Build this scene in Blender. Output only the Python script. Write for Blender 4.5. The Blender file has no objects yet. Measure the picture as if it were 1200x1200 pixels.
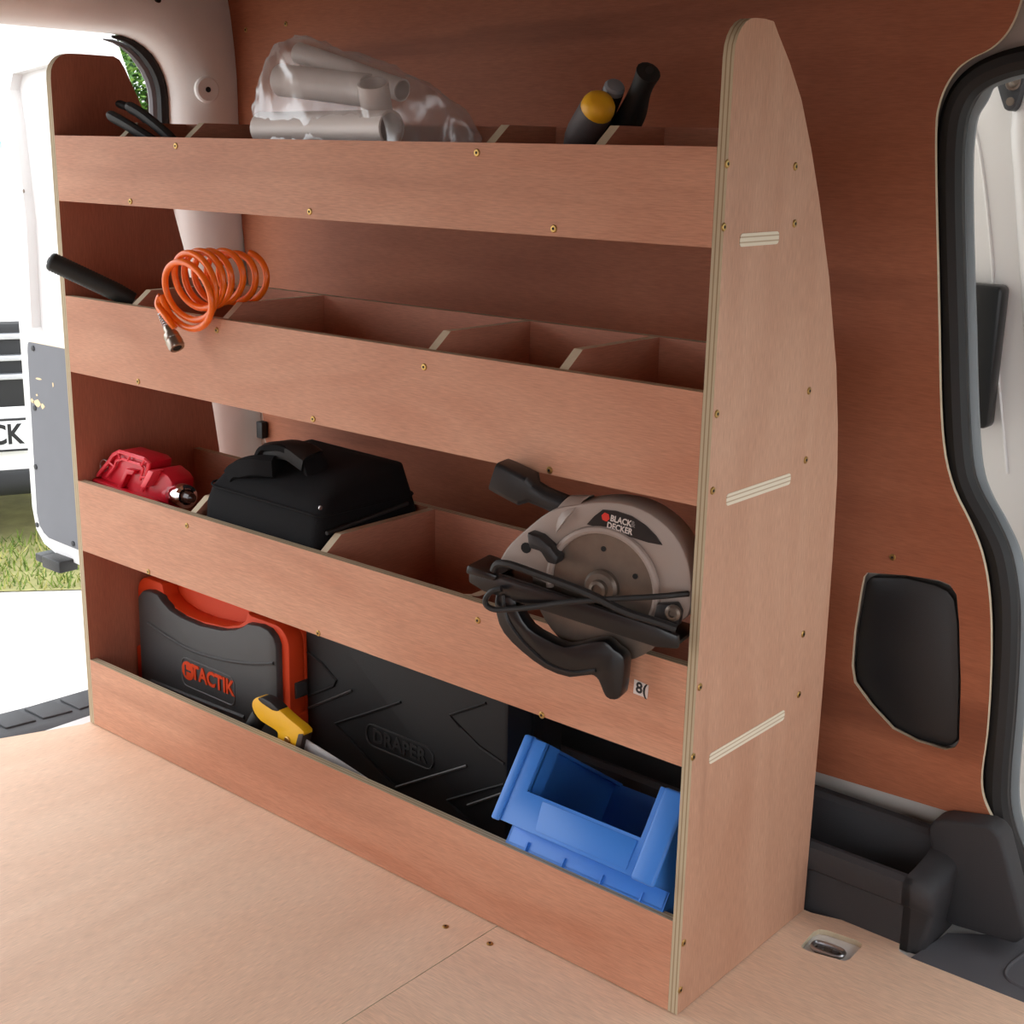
import bpy, bmesh, math, random
from mathutils import Vector, Matrix, noise
from mathutils.geometry import tessellate_polygon
random.seed(7)
S = bpy.context.scene
COL = S.collection

# ---------------------------------------------------------------- camera
F = 1567.14
CAM = Vector((1.8133, -1.0948, 0.9151))
D_ = Vector((-0.62248555, 0.73727754, -0.26255203)).normalized()
R_ = Vector((0.76053632, 0.64900752, 0.01933256)).normalized()
DN = D_.cross(R_)                                   # image down
cd = bpy.data.cameras.new('camera'); cam = bpy.data.objects.new('camera', cd); COL.objects.link(cam)
cd.sensor_width = 36; cd.lens = F / 1200 * 36; cd.clip_start = 0.01; cd.clip_end = 200
m = Matrix((R_, -DN, -D_)).transposed().to_4x4(); m.translation = CAM
cam.matrix_world = m
S.camera = cam
# ---------------------------------------------------------------- light
w = bpy.data.worlds.new('overcast_sky'); S.world = w; w.use_nodes = True
bg = w.node_tree.nodes['Background']
bg.inputs[0].default_value = (0.94, 0.97, 1.0, 1); bg.inputs[1].default_value = 1.0
S.view_settings.view_transform = 'Standard'; S.view_settings.look = 'None'
S.view_settings.gamma = 1; S.view_settings.use_curve_mapping = False
S.view_settings.exposure = 1.68

# ---------------------------------------------------------------- pixel helpers (1200 x 1200 frame)
def ray(px, py): return R_ * ((px - 600) / F) + DN * ((py - 600) / F) + D_
def P(px, py, ax, v):
    i = 'xyz'.index(ax); d = ray(px, py); return CAM + d * ((v - CAM[i]) / d[i])
def PP(px, py, o, n):
    d = ray(px, py); return CAM + d * ((o - CAM).dot(n) / d.dot(n))

# ---------------------------------------------------------------- materials
def srgb(r, g, b):
    f = lambda c: (c/255/12.92) if c/255 <= .04045 else ((c/255 + .055)/1.055)**2.4
    return (f(r), f(g), f(b), 1)
MATS = {}
def mat(name, col, rough=.5, metal=0, bump=0, bscale=200, var=0, vscale=8, coat=0, spec=.5):
    if name in MATS: return MATS[name]
    m = bpy.data.materials.new(name); m.use_nodes = True; nt = m.node_tree; b = nt.nodes['Principled BSDF']
    b.inputs['Base Color'].default_value = col; b.inputs['Roughness'].default_value = rough
    b.inputs['Metallic'].default_value = metal; b.inputs['Specular IOR Level'].default_value = spec
    if coat: b.inputs['Coat Weight'].default_value = coat; b.inputs['Coat Roughness'].default_value = .15
    tc = nt.nodes.new('ShaderNodeTexCoord')
    if var:
        n = nt.nodes.new('ShaderNodeTexNoise'); n.inputs['Scale'].default_value = vscale; n.inputs['Detail'].default_value = 5
        nt.links.new(tc.outputs['Object'], n.inputs['Vector'])
        mx = nt.nodes.new('ShaderNodeMix'); mx.data_type = 'RGBA'
        mx.inputs[6].default_value = [c*(1-var) for c in col[:3]] + [1]; mx.inputs[7].default_value = [min(1, c*(1+var)) for c in col[:3]] + [1]
        nt.links.new(n.outputs['Fac'], mx.inputs[0]); nt.links.new(mx.outputs[2], b.inputs['Base Color'])
    if bump:
        n2 = nt.nodes.new('ShaderNodeTexNoise'); n2.inputs['Scale'].default_value = bscale; n2.inputs['Detail'].default_value = 3
        nt.links.new(tc.outputs['Object'], n2.inputs['Vector'])
        bp = nt.nodes.new('ShaderNodeBump'); bp.inputs['Strength'].default_value = bump; bp.inputs['Distance'].default_value = .002
        nt.links.new(n2.outputs['Fac'], bp.inputs['Height']); nt.links.new(bp.outputs['Normal'], b.inputs['Normal'])
    MATS[name] = m; return m

def ply(name, lo, hi, grain, dark=.55, seed=0, streak=.5):
    """plywood face veneer, grain axis 'x','y' or 'z'"""
    m = bpy.data.materials.new(name); m.use_nodes = True; nt = m.node_tree; N = nt.nodes; L = nt.links
    b = N['Principled BSDF']; b.inputs['Roughness'].default_value = .55; b.inputs['Specular IOR Level'].default_value = .3
    tc = N.new('ShaderNodeTexCoord')
    def noi(sc_g, sc_o, det, dist=0):
        mp = N.new('ShaderNodeMapping'); mp.inputs['Location'].default_value = (seed*3.1, seed*1.7, seed*2.3)
        mp.inputs['Scale'].default_value = [sc_g if a == grain else sc_o for a in 'xyz']
        L.new(tc.outputs['Object'], mp.inputs['Vector'])
        n = N.new('ShaderNodeTexNoise'); n.inputs['Scale'].default_value = 1; n.inputs['Detail'].default_value = det
        n.inputs['Distortion'].default_value = dist
        L.new(mp.outputs['Vector'], n.inputs['Vector']); return n
    a = noi(3.0, 12, 4, .8); f = noi(60, 850, 3); p = noi(2.0, 3.2, 3, .5); st = noi(1.1, 13, 4, .5)
    mx = N.new('ShaderNodeMix'); mx.data_type = 'RGBA'; mx.inputs[6].default_value = lo; mx.inputs[7].default_value = hi
    r = N.new('ShaderNodeMapRange'); r.inputs[1].default_value = .22; r.inputs[2].default_value = .78
    ad = N.new('ShaderNodeMath'); ad.operation = 'MULTIPLY_ADD'; ad.inputs[1].default_value = .5
    L.new(a.outputs['Fac'], ad.inputs[0])
    hf = N.new('ShaderNodeMath'); hf.operation = 'MULTIPLY'; hf.inputs[1].default_value = .5; L.new(p.outputs['Fac'], hf.inputs[0])
    L.new(hf.outputs[0], ad.inputs[2]); L.new(ad.outputs[0], r.inputs[0]); L.new(r.outputs[0], mx.inputs[0])
    # fine pores
    m2 = N.new('ShaderNodeMix'); m2.data_type = 'RGBA'; m2.blend_type = 'MULTIPLY'
    r2 = N.new('ShaderNodeMapRange'); r2.inputs[1].default_value = .3; r2.inputs[2].default_value = .7; r2.inputs[3].default_value = .86; r2.inputs[4].default_value = 1.10
    L.new(f.outputs['Fac'], r2.inputs[0]); m2.inputs[0].default_value = 1
    L.new(mx.outputs[2], m2.inputs[6]); L.new(r2.outputs[0], m2.inputs[7])
    # occasional dark streaks
    m3 = N.new('ShaderNodeMix'); m3.data_type = 'RGBA'
    r3 = N.new('ShaderNodeMapRange'); r3.inputs[1].default_value = .56; r3.inputs[2].default_value = .84; r3.inputs[4].default_value = streak
    L.new(st.outputs['Fac'], r3.inputs[0]); L.new(r3.outputs[0], m3.inputs[0])
    L.new(m2.outputs[2], m3.inputs[6]); m3.inputs[7].default_value = [c*dark for c in lo[:3]] + [1]
    L.new(m3.outputs[2], b.inputs['Base Color'])
    bp = N.new('ShaderNodeBump'); bp.inputs['Strength'].default_value = .12; bp.inputs['Distance'].default_value = .001
    L.new(f.outputs['Fac'], bp.inputs['Height']); L.new(bp.outputs['Normal'], b.inputs['Normal'])
    return m
def ply_edge(name, axis, thick, off, c1=(188, 174, 146), c2=(150, 128, 100)):
    """laminated edge: pale and brown plies stacked along axis"""
    m = bpy.data.materials.new(name); m.use_nodes = True; nt = m.node_tree; N = nt.nodes; L = nt.links
    b = N['Principled BSDF']; b.inputs['Roughness'].default_value = .7; b.inputs['Specular IOR Level'].default_value = .2
    tc = N.new('ShaderNodeTexCoord'); sp = N.new('ShaderNodeSeparateXYZ'); L.new(tc.outputs['Object'], sp.inputs[0])
    ma = N.new('ShaderNodeMath'); ma.operation = 'MULTIPLY_ADD'; ma.inputs[1].default_value = 2.5/thick; ma.inputs[2].default_value = -off*2.5/thick
    L.new(sp.outputs['XYZ'.index(axis.upper())], ma.inputs[0])
    fr = N.new('ShaderNodeMath'); fr.operation = 'FRACT'; L.new(ma.outputs[0], fr.inputs[0])
    cr = N.new('ShaderNodeValToRGB'); e = cr.color_ramp.elements
    e[0].position = 0; e[0].color = srgb(*c1); e[1].position = .62; e[1].color = srgb(*c1)
    for ps, c in ((.66, c2), (.9, c2), (.95, c1)):
        q = e.new(ps); q.color = srgb(*c)
    L.new(fr.outputs[0], cr.inputs[0]); L.new(cr.outputs[0], b.inputs['Base Color'])
    return m

LO, HI = srgb(176, 114, 85), srgb(214, 164, 135)
M_FASC = [ply('ply_fascia_%d' % i, LO, HI, 'x', .62, i+1, .5) for i in range(4)]
M_PANEL = ply('ply_panel', srgb(178, 130, 104), srgb(208, 168, 142), 'z', .6, 9, .95)
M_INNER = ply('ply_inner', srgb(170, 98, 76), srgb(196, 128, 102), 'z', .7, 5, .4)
M_DIV = ply('ply_divider', srgb(176, 112, 90), srgb(205, 146, 120), 'y', .7, 6, .3)
M_BACKB = ply('ply_back_board', srgb(180, 116, 92), srgb(208, 150, 124), 'x', .7, 11, .3)
M_FLOOR = [ply('ply_floor_%d' % i, srgb(228, 186, 156), srgb(242, 212, 186), 'x' if i else 'y', .7, 20+i, .35) for i in range(2)]
M_WALL = ply('ply_wall', srgb(146, 82, 55), srgb(182, 114, 82), 'x', .5, 31, .95)
M_EDGEX = ply_edge('ply_edge_x', 'x', .012, 0)
M_EDGEXR = ply_edge('ply_edge_xr', 'x', .012, 1.1281)
M_EDGEY = ply_edge('ply_edge_y', 'y', .012, 0)
M_EDGEZ = ply_edge('ply_edge_z', 'z', .012, 0)
M_PALE = mat('ply_edge_pale', srgb(205, 190, 162), .7, var=.12, vscale=120)
M_TAB = ply_edge('ply_tab_edge', 'z', .012, 0)
M_BRASS = mat('brass_zinc', srgb(176, 142, 84), .32, .9)
M_STEEL = mat('steel', srgb(185, 185, 188), .28, 1)
M_DKST = mat('worn_steel', srgb(120, 108, 98), .42, .7, var=.25, vscale=60)
M_BLK = mat('black_plastic', srgb(30, 30, 32), .42, bump=.15, bscale=900)
M_BLKG = mat('black_gloss', srgb(20, 20, 22), .28)
M_RUB = mat('black_rubber', srgb(24, 23, 23), .6)
M_DARKHOLE = mat('dark_socket', srgb(12, 11, 10), .8)
M_TRIM = mat('charcoal_trim', srgb(52, 52, 55), .55, bump=.5, bscale=1400)
M_STEP = mat('grey_step_plastic', srgb(92, 92, 97), .6, bump=.5, bscale=1400)
M_WHITE = mat('white_paint', srgb(232, 231, 230), .28, coat=.3)
M_PRIMER = mat('pale_primer', srgb(205, 198, 190), .5)
M_DIRTYW = mat('white_paint_scuffed', srgb(240, 238, 235), .4, var=.08, vscale=14)

# ---------------------------------------------------------------- object helpers
def link(name, me, mats, parent=None, loc=None, kind=None, label=None, smooth=35):
    for k in (mats if isinstance(mats, (list, tuple)) else [mats]): me.materials.append(k)
    if smooth:
        me.shade_smooth(); me.set_sharp_from_angle(angle=math.radians(smooth))
    o = bpy.data.objects.new(name, me); COL.objects.link(o)
    if loc is not None: o.location = loc
    if parent is not None: o.parent = parent
    if kind: o['kind'] = kind
    if label: o['label'] = label
    return o
def tag(o, label, cat, group=None):
    o['label'] = label; o['category'] = cat
    if group: o['group'] = group
    return o
def thing(name, label, cat, loc, rot=None, group=None):
    o = bpy.data.objects.new(name, None); COL.objects.link(o); o.empty_display_size = .05
    o.location = loc
    if rot is not None: o.rotation_euler = rot
    return tag(o, label, cat, group)
class G:
    def __init__(s): s.v = []; s.f = []; s.m = []
    def add(s, vs, fs, mi=0, T=None):
        k = len(s.v); s.v += [(T @ Vector(v) if T is not None else Vector(v)) for v in vs]
        s.f += [[i+k for i in q] for q in fs]; s.m += (mi if isinstance(mi, list) else [mi]*len(fs)); return s
    def box(s, lo, hi, mi=0, T=None):
        a, b = lo, hi
        vs = [(a[0],a[1],a[2]),(b[0],a[1],a[2]),(b[0],b[1],a[2]),(a[0],b[1],a[2]),(a[0],a[1],b[2]),(b[0],a[1],b[2]),(b[0],b[1],b[2]),(a[0],b[1],b[2])]
        return s.add(vs, [(0,3,2,1),(4,5,6,7),(0,1,5,4),(1,2,6,5),(2,3,7,6),(3,0,4,7)], mi, T)
    def prism(s, out, ax, lo, hi, mi=0, mside=None, holes=(), T=None):
        """2-D outline swept along ax; the 2-D axes are the two others in xyz order"""
        def to3(p, h):
            if ax == 'x': return (h, p[0], p[1])
            if ax == 'y': return (p[0], h, p[1])
            return (p[0], p[1], h)
        if mside is None: mside = mi
        def area(o): return sum(o[i-1][0]*o[i][1]-o[i][0]*o[i-1][1] for i in range(len(o)))
        loops = [list(out)] + [list(h) for h in holes]
        pts = [p for l in loops for p in l]; n = len(pts)
        vs = [to3(p, lo) for p in pts] + [to3(p, hi) for p in pts]
        fs = []; mm = []
        if holes:
            tri = tessellate_polygon([[Vector((p[0], p[1], 0)) for p in l] for l in loops])
            for t in tri:
                fs += [tuple(t), tuple(i+n for i in reversed(t))]; mm += [mi, mi]
        else:
            fs += [tuple(range(n)), tuple(range(2*n-1, n-1, -1))]; mm += [mi, mi]
        k = 0
        for l in loops:
            c = len(l)
            for i in range(c):
                j = (i+1) % c; fs.append((k+i, k+j, n+k+j, n+k+i)); mm.append(mside)
            k += c
        return s.add(vs, fs, mm, T)
    def tube(s, pts, r, seg=10, mi=0, closed=False, caps=True, T=None, flat=1.0):
        pts = [Vector(p) for p in pts]; n = len(pts); rs = r if isinstance(r, (list, tuple)) else [r]*n
        up = None; vs = []; fs = []
        for i, p in enumerate(pts):
            if closed: t = pts[(i+1) % n]-pts[i-1]
            else: t = pts[min(i+1, n-1)]-pts[max(i-1, 0)]
            t.normalize()
            if up is None: up = t.orthogonal().normalized()
            up = (up - t*up.dot(t)).normalized(); sd = t.cross(up)
            for k in range(seg):
                a = 2*math.pi*k/seg; vs.append(p + up*(math.cos(a)*rs[i]) + sd*(math.sin(a)*rs[i]*flat))
        for i in range(n if closed else n-1):
            j = (i+1) % n
            for k in range(seg):
                l = (k+1) % seg; fs.append((i*seg+k, i*seg+l, j*seg+l, j*seg+k))
        if caps and not closed: fs += [tuple(range(seg-1, -1, -1)), tuple((n-1)*seg+k for k in range(seg))]
        return s.add(vs, fs, mi, T)
    def lathe(s, prof, o, d, seg=16, mi=0, T=None):
        """profile [(radius, height)] turned about axis d through o"""
        o = Vector(o); d = Vector(d).normalized(); u = d.orthogonal().normalized(); w_ = d.cross(u); vs = []; fs = []
        for r, h in prof:
            for k in range(seg):
                a = 2*math.pi*k/seg; vs.append(o + d*h + (u*math.cos(a)+w_*math.sin(a))*max(r, 1e-5))
        for i in range(len(prof)-1):
            for k in range(seg):
                l = (k+1) % seg; fs.append((i*seg+k, i*seg+l, (i+1)*seg+l, (i+1)*seg+k))
        fs += [tuple(range(seg-1, -1, -1)), tuple((len(prof)-1)*seg+k for k in range(seg))]
        return s.add(vs, fs, mi, T)
    def loft(s, rings, mi=0, caps=True, T=None, closed_ring=True):
        n = len(rings[0]); vs = [v for r in rings for v in r]; fs = []
        for i in range(len(rings)-1):
            for k in range(n if closed_ring else n-1):
                l = (k+1) % n; fs.append((i*n+k, i*n+l, (i+1)*n+l, (i+1)*n+k))
        if caps: fs += [tuple(range(n-1, -1, -1)), tuple((len(rings)-1)*n+k for k in range(n))]
        return s.add(vs, fs, mi, T)
    def mesh(s, bevel=0, seg=2, off=None, ang=30):
        me = bpy.data.meshes.new('m')
        vs = [v-off for v in s.v] if off is not None else s.v
        me.from_pydata([tuple(v) for v in vs], [], s.f); me.polygons.foreach_set('material_index', s.m)
        bm = bmesh.new(); bm.from_mesh(me)
        bmesh.ops.recalc_face_normals(bm, faces=bm.faces)
        if bevel:
            ed = [e for e in bm.edges if e.is_manifold and e.calc_face_angle(0) > math.radians(ang)]
            bmesh.ops.bevel(bm, geom=ed, offset=bevel, offset_type='OFFSET', segments=seg, profile=.5, affect='EDGES', clamp_overlap=True)
        bm.to_mesh(me); bm.free(); me.update(); return me
    def obj(s, name, mats, parent=None, bevel=0, seg=2, kind=None, label=None, smooth=35, loc=None, off=None, ang=30):
        return link(name, s.mesh(bevel, seg, off, ang), mats, parent, loc, kind, label, smooth)
def rrect(x0, y0, x1, y1, r, n=5):
    out = []
    for cx, cy, a in ((x1-r, y1-r, 0), (x0+r, y1-r, 90), (x0+r, y0+r, 180), (x1-r, y0+r, 270)):
        for i in range(n+1):
            t = math.radians(a + 90*i/n); out.append((cx+r*math.cos(t), cy+r*math.sin(t)))
    return out
def smooth_path(pts, n=6, closed=False):
    pts = [Vector(p) for p in pts]; N = len(pts); out = []
    g = (lambda i: pts[i % N]) if closed else (lambda i: pts[max(0, min(N-1, i))])
    for i in range(N if closed else N-1):
        p0, p1, p2, p3 = g(i-1), g(i), g(i+1), g(i+2)
        for k in range(n):
            t = k/n; out.append(.5*((2*p1)+(p2-p0)*t+(2*p0-5*p1+4*p2-p3)*t*t+(3*p1-p0-3*p2+p3)*t**3))
    if not closed: out.append(pts[-1])
    return out
def text(name, body, size, M, mt, parent, depth=.0004, sx=1.0, align='CENTER', shear=0, bold=.028):
    c = bpy.data.curves.new('t', 'FONT'); c.body = body; c.size = size; c.extrude = depth; c.align_x = align; c.align_y = 'CENTER'; c.shear = shear; c.offset = size*bold; c.resolution_u = 3
    t = bpy.data.objects.new('t', c); COL.objects.link(t)
    dg = bpy.context.evaluated_depsgraph_get(); me = bpy.data.meshes.new_from_object(t.evaluated_get(dg))
    bpy.data.objects.remove(t)
    me.transform(M @ Matrix.Diagonal((sx, 1, 1, 1))); me.materials.clear()
    return link(name, me, mt, parent, smooth=0)
def frame(o, x, z):
    """matrix with local X = x, local Y(up) = z, local Z = facing"""
    x = Vector(x).normalized(); z = Vector(z); z = (z - x*z.dot(x)).normalized(); y = x.cross(z)
    M = Matrix((x, z, y)).transposed().to_4x4(); M.translation = Vector(o); return M

# screws: one mesh per facing
def screw_mesh(d, r=.0042):
    g = G(); g.lathe([(r*.2, 0), (r, 0), (r, .0005), (r*.8, .0012), (r*.42, .0013)], (0, 0, 0), d, 12, 0)
    g.lathe([(r*.40, .0011), (r*.40, .00145), (r*.1, .0014)], (0, 0, 0), d, 6, 1)
    me = g.mesh(); me.materials.append(M_BRASS); me.materials.append(M_DARKHOLE); return me
SCR = {'-y': screw_mesh((0, -1, 0)), '+x': screw_mesh((1, 0, 0)), '+z': screw_mesh((0, 0, 1))}
def screw(p, d, parent):
    o = bpy.data.objects.new('screw', SCR[d]); COL.objects.link(o); o.location = p; o.parent = parent; return o

# ================================================================ THE SETTING
W, T = 1.1401, .012
# floor: white steel pan with two plywood sheets on it
fl = G().box((-.04, -1.76, -.045), (2.3, .43, -.0075)).obj('floor', M_WHITE, kind='structure')
SEAM = .878
rear = [(-.13, -1.74), (-.13, -1.2), (-.10, -.6), (-.052, -.135), (-.003, -.012), (-.003, .283)]
sA = [(SEAM-.0006, -1.74)] + [(SEAM-.0006, .285)] + rear[::-1]
G().prism(sA, 'z', -.007, 0, 0, 1).obj('plywood_sheet', [M_FLOOR[0], M_PALE], fl, label='pale plywood floor sheet')
recess = [(P(x, y, 'z', 0).x, P(x, y, 'z', 0).y) for x, y in
          ((939,1110),(940,1107),(953,1092),(960,1089),(969,1090),(1004,1102),(1010,1106),(1009,1110),(996,1124),(990,1126),(985,1125),(946,1114))]
sB = [(SEAM+.0006, -1.74), (2.28, -1.74), (2.28, .286), (1.417, .283), (1.282, .279), (1.268, .283), (1.262, .296), (1.265, .312), (1.22, .308), (1.18, .296), (1.15, .287), (SEAM+.0006, .285)]
G().prism(sB, 'z', -.007, 0, 0, 1, holes=[recess]).obj('plywood_sheet', [M_FLOOR[1], M_PALE], fl, label='pale plywood floor sheet')
for a in ((574, 1106), (522, 1086)):
    screw(P(*a, 'z', 0), '+z', fl)

# wall behind the rack: metal skin + plywood lining with the pocket hole
YW = .40
sl = [(1225,66),(1200,70),(1175,77),(1150,89),(1131,107),(1119,134),(1114,170),(1113,215),(1114,280),(1117,380),(1120,480),(1125,545),(1136,580),(1155,615),(1170,650),(1178,700),(1178,760),(1174,830),(1168,900),(1168,940),(1176,975),(1190,1010),(1206,1060)]
wl = [P(262,-20,'y',YW), P(264,20,'y',YW), P(272,130,'y',YW), P(281,240,'y',YW), P(291,330,'y',YW), P(303,440,'y',YW), P(311,515,'y',YW)]
wr = [(1200,-14),(1190,18),(1178,40),(1160,57),(1138,68),(1122,80),(1108,100),(1099,125),(1096,150),(1096,210),(1098,300),(1100,390),(1102,480),(1107,535),(1118,575),(1136,612),(1150,648),(1158,690),(1161,740),(1160,800),(1156,860),(1150,905),(1151,930),(1158,950),(1168,968)]
wr = smooth_path([P(x, y, 'y', YW) for x, y in wr], 3)
out = [(wl[0].x, 1.24)] + [(p.x, p.z) for p in wl[1:]] + [(.02, .30), (.02, .131), (1.08, .130)] + [(p.x, p.z) for p in wr[::-1]] + [(wr[0].x + .01, 1.24)]
pk = [(1016,671),(1060,674),(1100,680),(1113,685),(1121,697),(1124,730),(1126,800),(1124,868),(1119,876),(1108,879),(1075,869),(1046,854),(1020,826),(1001,800),(998,780),(1001,740),(1009,690),(1012,676)]
pko = [(P(x, y, 'y', YW).x, P(x, y, 'y', YW).z) for x, y in pk]
wb = G().prism(out, 'y', YW, YW+.006, 0, 1, holes=[pko]).obj('wall_back', [M_WALL, M_PALE], kind='structure', label='red brown plywood lining of the van side behind the rack')
skp = smooth_path([P(x-1, y, 'y', .428) for x, y in sl], 3)
G().prism([(-.19, -.04), (-.19, 1.25), (2.29, 1.25), (2.29, skp[0].z+.004)] + [(p.x, p.z) for p in skp] + [(skp[-1].x, -.04)], 'y', .428, .44).obj('metal_skin', M_PRIMER, wb)
for a in ((288, 35), (335, 28), (1046, 653)):
    p = P(*a, 'y', YW); o = screw((p.x, YW, p.z), '-y', wb); o.data = o.data
pkc = [(1020,676),(1060,677),(1095,685),(1110,692),(1118,703),(1122,730),(1124,800),(1122,866),(1117,873),(1108,876),(1075,867),(1047,852),(1022,824),(1004,798),(1001,780),(1004,740),(1011,700),(1014,682)]
pc = [(P(x, y, 'y', .409).x, P(x, y, 'y', .409).z) for x, y in pkc]
o = G().prism(pc, 'y', .409, .427).obj('pocket_cover', M_BLK, None, bevel=.004)
tag(o, 'black plastic cover in the cut-out of the plywood wall lining', 'cover')

# rear body frame with the door aperture (white painted)
YA, ZA, RA = .297, 1.078, .095
ap = [(-1.75, ZA), (-.6, ZA), (-.2, ZA)]; nr = [(0, 1)]*3
for i in range(9):
    t = math.radians(90-90*i/8); ap.append((YA-RA+RA*math.cos(t), ZA-RA+RA*math.sin(t))); nr.append((math.cos(t), math.sin(t)))
for y, z in ((YA-.002, .8), (YA+.012, .66), (YA+.03, .45), (YA+.035, .2), (YA+.035, -.05)): ap.append((y, z)); nr.append((1, 0))
rings = []
for x, of in ((-.142, .006), (-.135, .0), (-.115, .002), (-.098, .010), (-.083, .025), (-.073, .048), (-.068, .075), (-.074, .108), (-.085, .145), (-.10, .19)):
    rings.append([Vector((x, a[0]+n[0]*of, a[1]+n[1]*of*(1.0 if n[0] else 1.1))) for a, n in zip(ap, nr)])
fr = G().loft(rings, caps=False, closed_ring=False).obj('wall_left', M_DIRTYW, kind='structure', label='white painted metal rear door frame of the van')
# seal round the aperture
sp = [Vector((-.134, a[0]-n[0]*.004, a[1]-n[1]*.004)) for a, n in zip(ap, nr)][3:]
G().tube(sp, [min(.0105, .002+.0022*i) for i in range(len(sp))], 8, flat=1.2).obj('weather_seal', M_RUB, fr)
G().tube([Vector((-.149, v.y-.007, v.z-.004)) for v in sp], [min(.009, .001+.002*i) for i in range(len(sp))], 8).obj('seal_lip', mat('seal_grey', srgb(105, 104, 108), .5), fr)
# round dimple with hole on the pillar
pd = P(243, 105, 'x', -.064)
nn = (CAM-pd).normalized()*.5 + Vector((1, 0, 0)); nn.normalize()
G().lathe([(.021, -.006), (.021, .001), (.018, .0035), (.004, .003)], pd, nn, 20).obj('dimple', M_DIRTYW, fr)
G().lathe([(.0045, .002), (.0045, .0042), (.001, .0042)], pd, nn, 12).obj('hole', M_DARKHOLE, fr)
for (px, py), r in (((185, 0), .004),):
    q = P(px, py, 'x', -.066); G().lathe([(r, -.004), (r, .004), (.001, .004)], q, (1, -.2, -.2), 10).obj('hole', M_DARKHOLE, fr)
q = P(306, 503, 'y', .39); G().box((q.x-.008, .385, q.z-.016), (q.x+.008, .399, q.z+.014)).obj('cable_clip', M_RUB, fr, bevel=.002)
# ceiling, bulkhead and the opposite side with its open sliding-door aperture (behind the camera)
G().box((-.17, -1.77, 1.225), (2.32, .46, 1.245)).obj('ceiling', mat('ceiling_lining', srgb(120, 110, 104), .8), kind='structure')
G().prism([(-1.77,-.05),(.46,-.05),(.46,1.24),(-1.77,1.24)], 'x', 2.30, 2.32, holes=[rrect(-1.0, .35, .36, .88, .08)]).obj('wall_right', M_WALL, kind='structure')  # opening in the bulkhead added out of view to brighten the right side
wf = [(-.17, -.05), (-.17, 1.24), (2.32, 1.24), (2.32, -.05)]
G().prism(wf, 'y', -1.77, -1.75, holes=[rrect(1.10, -.02, 2.2, 1.0, .1)]).obj('wall_front', M_WALL, kind='structure')

# near-side sliding door of the wall with the rack: seal, flange, white door
def sext(c):
    return [Vector((2.25, c[0].y, c[0].z+.004))] + c + [Vector((c[-1].x+.012, c[-1].y, .016))]
c = sext(smooth_path([P(x, y, 'y', .425) for x, y in sl], 4))
g = G().tube(c, .0155, 10, flat=1.0)
ds = thing('door_seal', 'black rubber weather seal round the sliding door opening', 'seal', (0, 0, 0))
g.obj('rubber_bulb', M_RUB, ds)
c2 = smooth_path([P(x+(9 if i > 3 else 4), y+(2 if i > 3 else 5), 'y', .437) for i, (x, y) in enumerate(sl)], 4)
c2 = sext(c2)
G().tube(c2, .009, 8).obj('seal_lip', M_BLKG, ds)
c3 = smooth_path([P(x+(17 if i > 3 else 8), y+(9 if i < 3 else 7 if i < 5 else 2), 'y', .455) for i, (x, y) in enumerate(sl)], 4)
c3 = sext(c3)
G().tube(c3, .007, 8, flat=1.6).obj('flange', mat('grey_flange', srgb(120, 128, 132), .4), ds)
wj = [(1.10, -.05), (2.3, -.05), (2.3, 1.2), (1.10, 1.2)]
d1 = G().prism(wj, 'y', .56, .575, holes=[rrect(1.52, .42, 2.2, 1.05, .08)]).obj('door_1', M_WHITE, kind='structure', label='white painted inner face of the side sliding door')
gl = bpy.data.materials.new('added_pane_glass'); gl.use_nodes = True
nt = gl.node_tree; nt.nodes.remove(nt.nodes['Principled BSDF'])
tr = nt.nodes.new('ShaderNodeBsdfTransparent'); tr.inputs[0].default_value = (.85, .9, .9, 1); gs = nt.nodes.new('ShaderNodeBsdfGlossy'); gs.inputs['Roughness'].default_value = .02
ms = nt.nodes.new('ShaderNodeMixShader'); ms.inputs[0].default_value = .06
nt.links.new(tr.outputs[0], ms.inputs[1]); nt.links.new(gs.outputs[0], ms.inputs[2]); nt.links.new(ms.outputs[0], nt.nodes['Material Output'].inputs[0])
G().prism(rrect(1.515, .415, 2.205, 1.055, .08), 'y', .564, .568).obj('added_light_pane', gl, d1)  # pane and its hole added out of view to light the right side panel
# pressed frame of the door: raised band and crease
rb = smooth_path([P(x, y, 'y', .545) for x, y in ((1205,40),(1172,130),(1175,220),(1186,400),(1192,600),(1194,760),(1198,900),(1204,1010))], 4)
G().tube([Vector((p.x+.03, .566, p.z)) for p in rb], .022, 12, flat=1).obj('pressed_rib', M_WHITE, d1)
rb = smooth_path([P(x, y, 'y', .559) for x, y in ((1138,135),(1150,190),(1162,300),(1168,420),(1180,555))], 4)
G().tube(rb, .0022, 6).obj('crease', M_WHITE, d1)
p0 = P(1136, 331, 'y', .548); p1 = P(1161, 502, 'y', .548)
G().prism(rrect(p0.x-.02, p1.z, p1.x, p0.z, .008), 'y', .535, .56).obj('pull_handle', M_BLKG, d1, bevel=.004)
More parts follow.
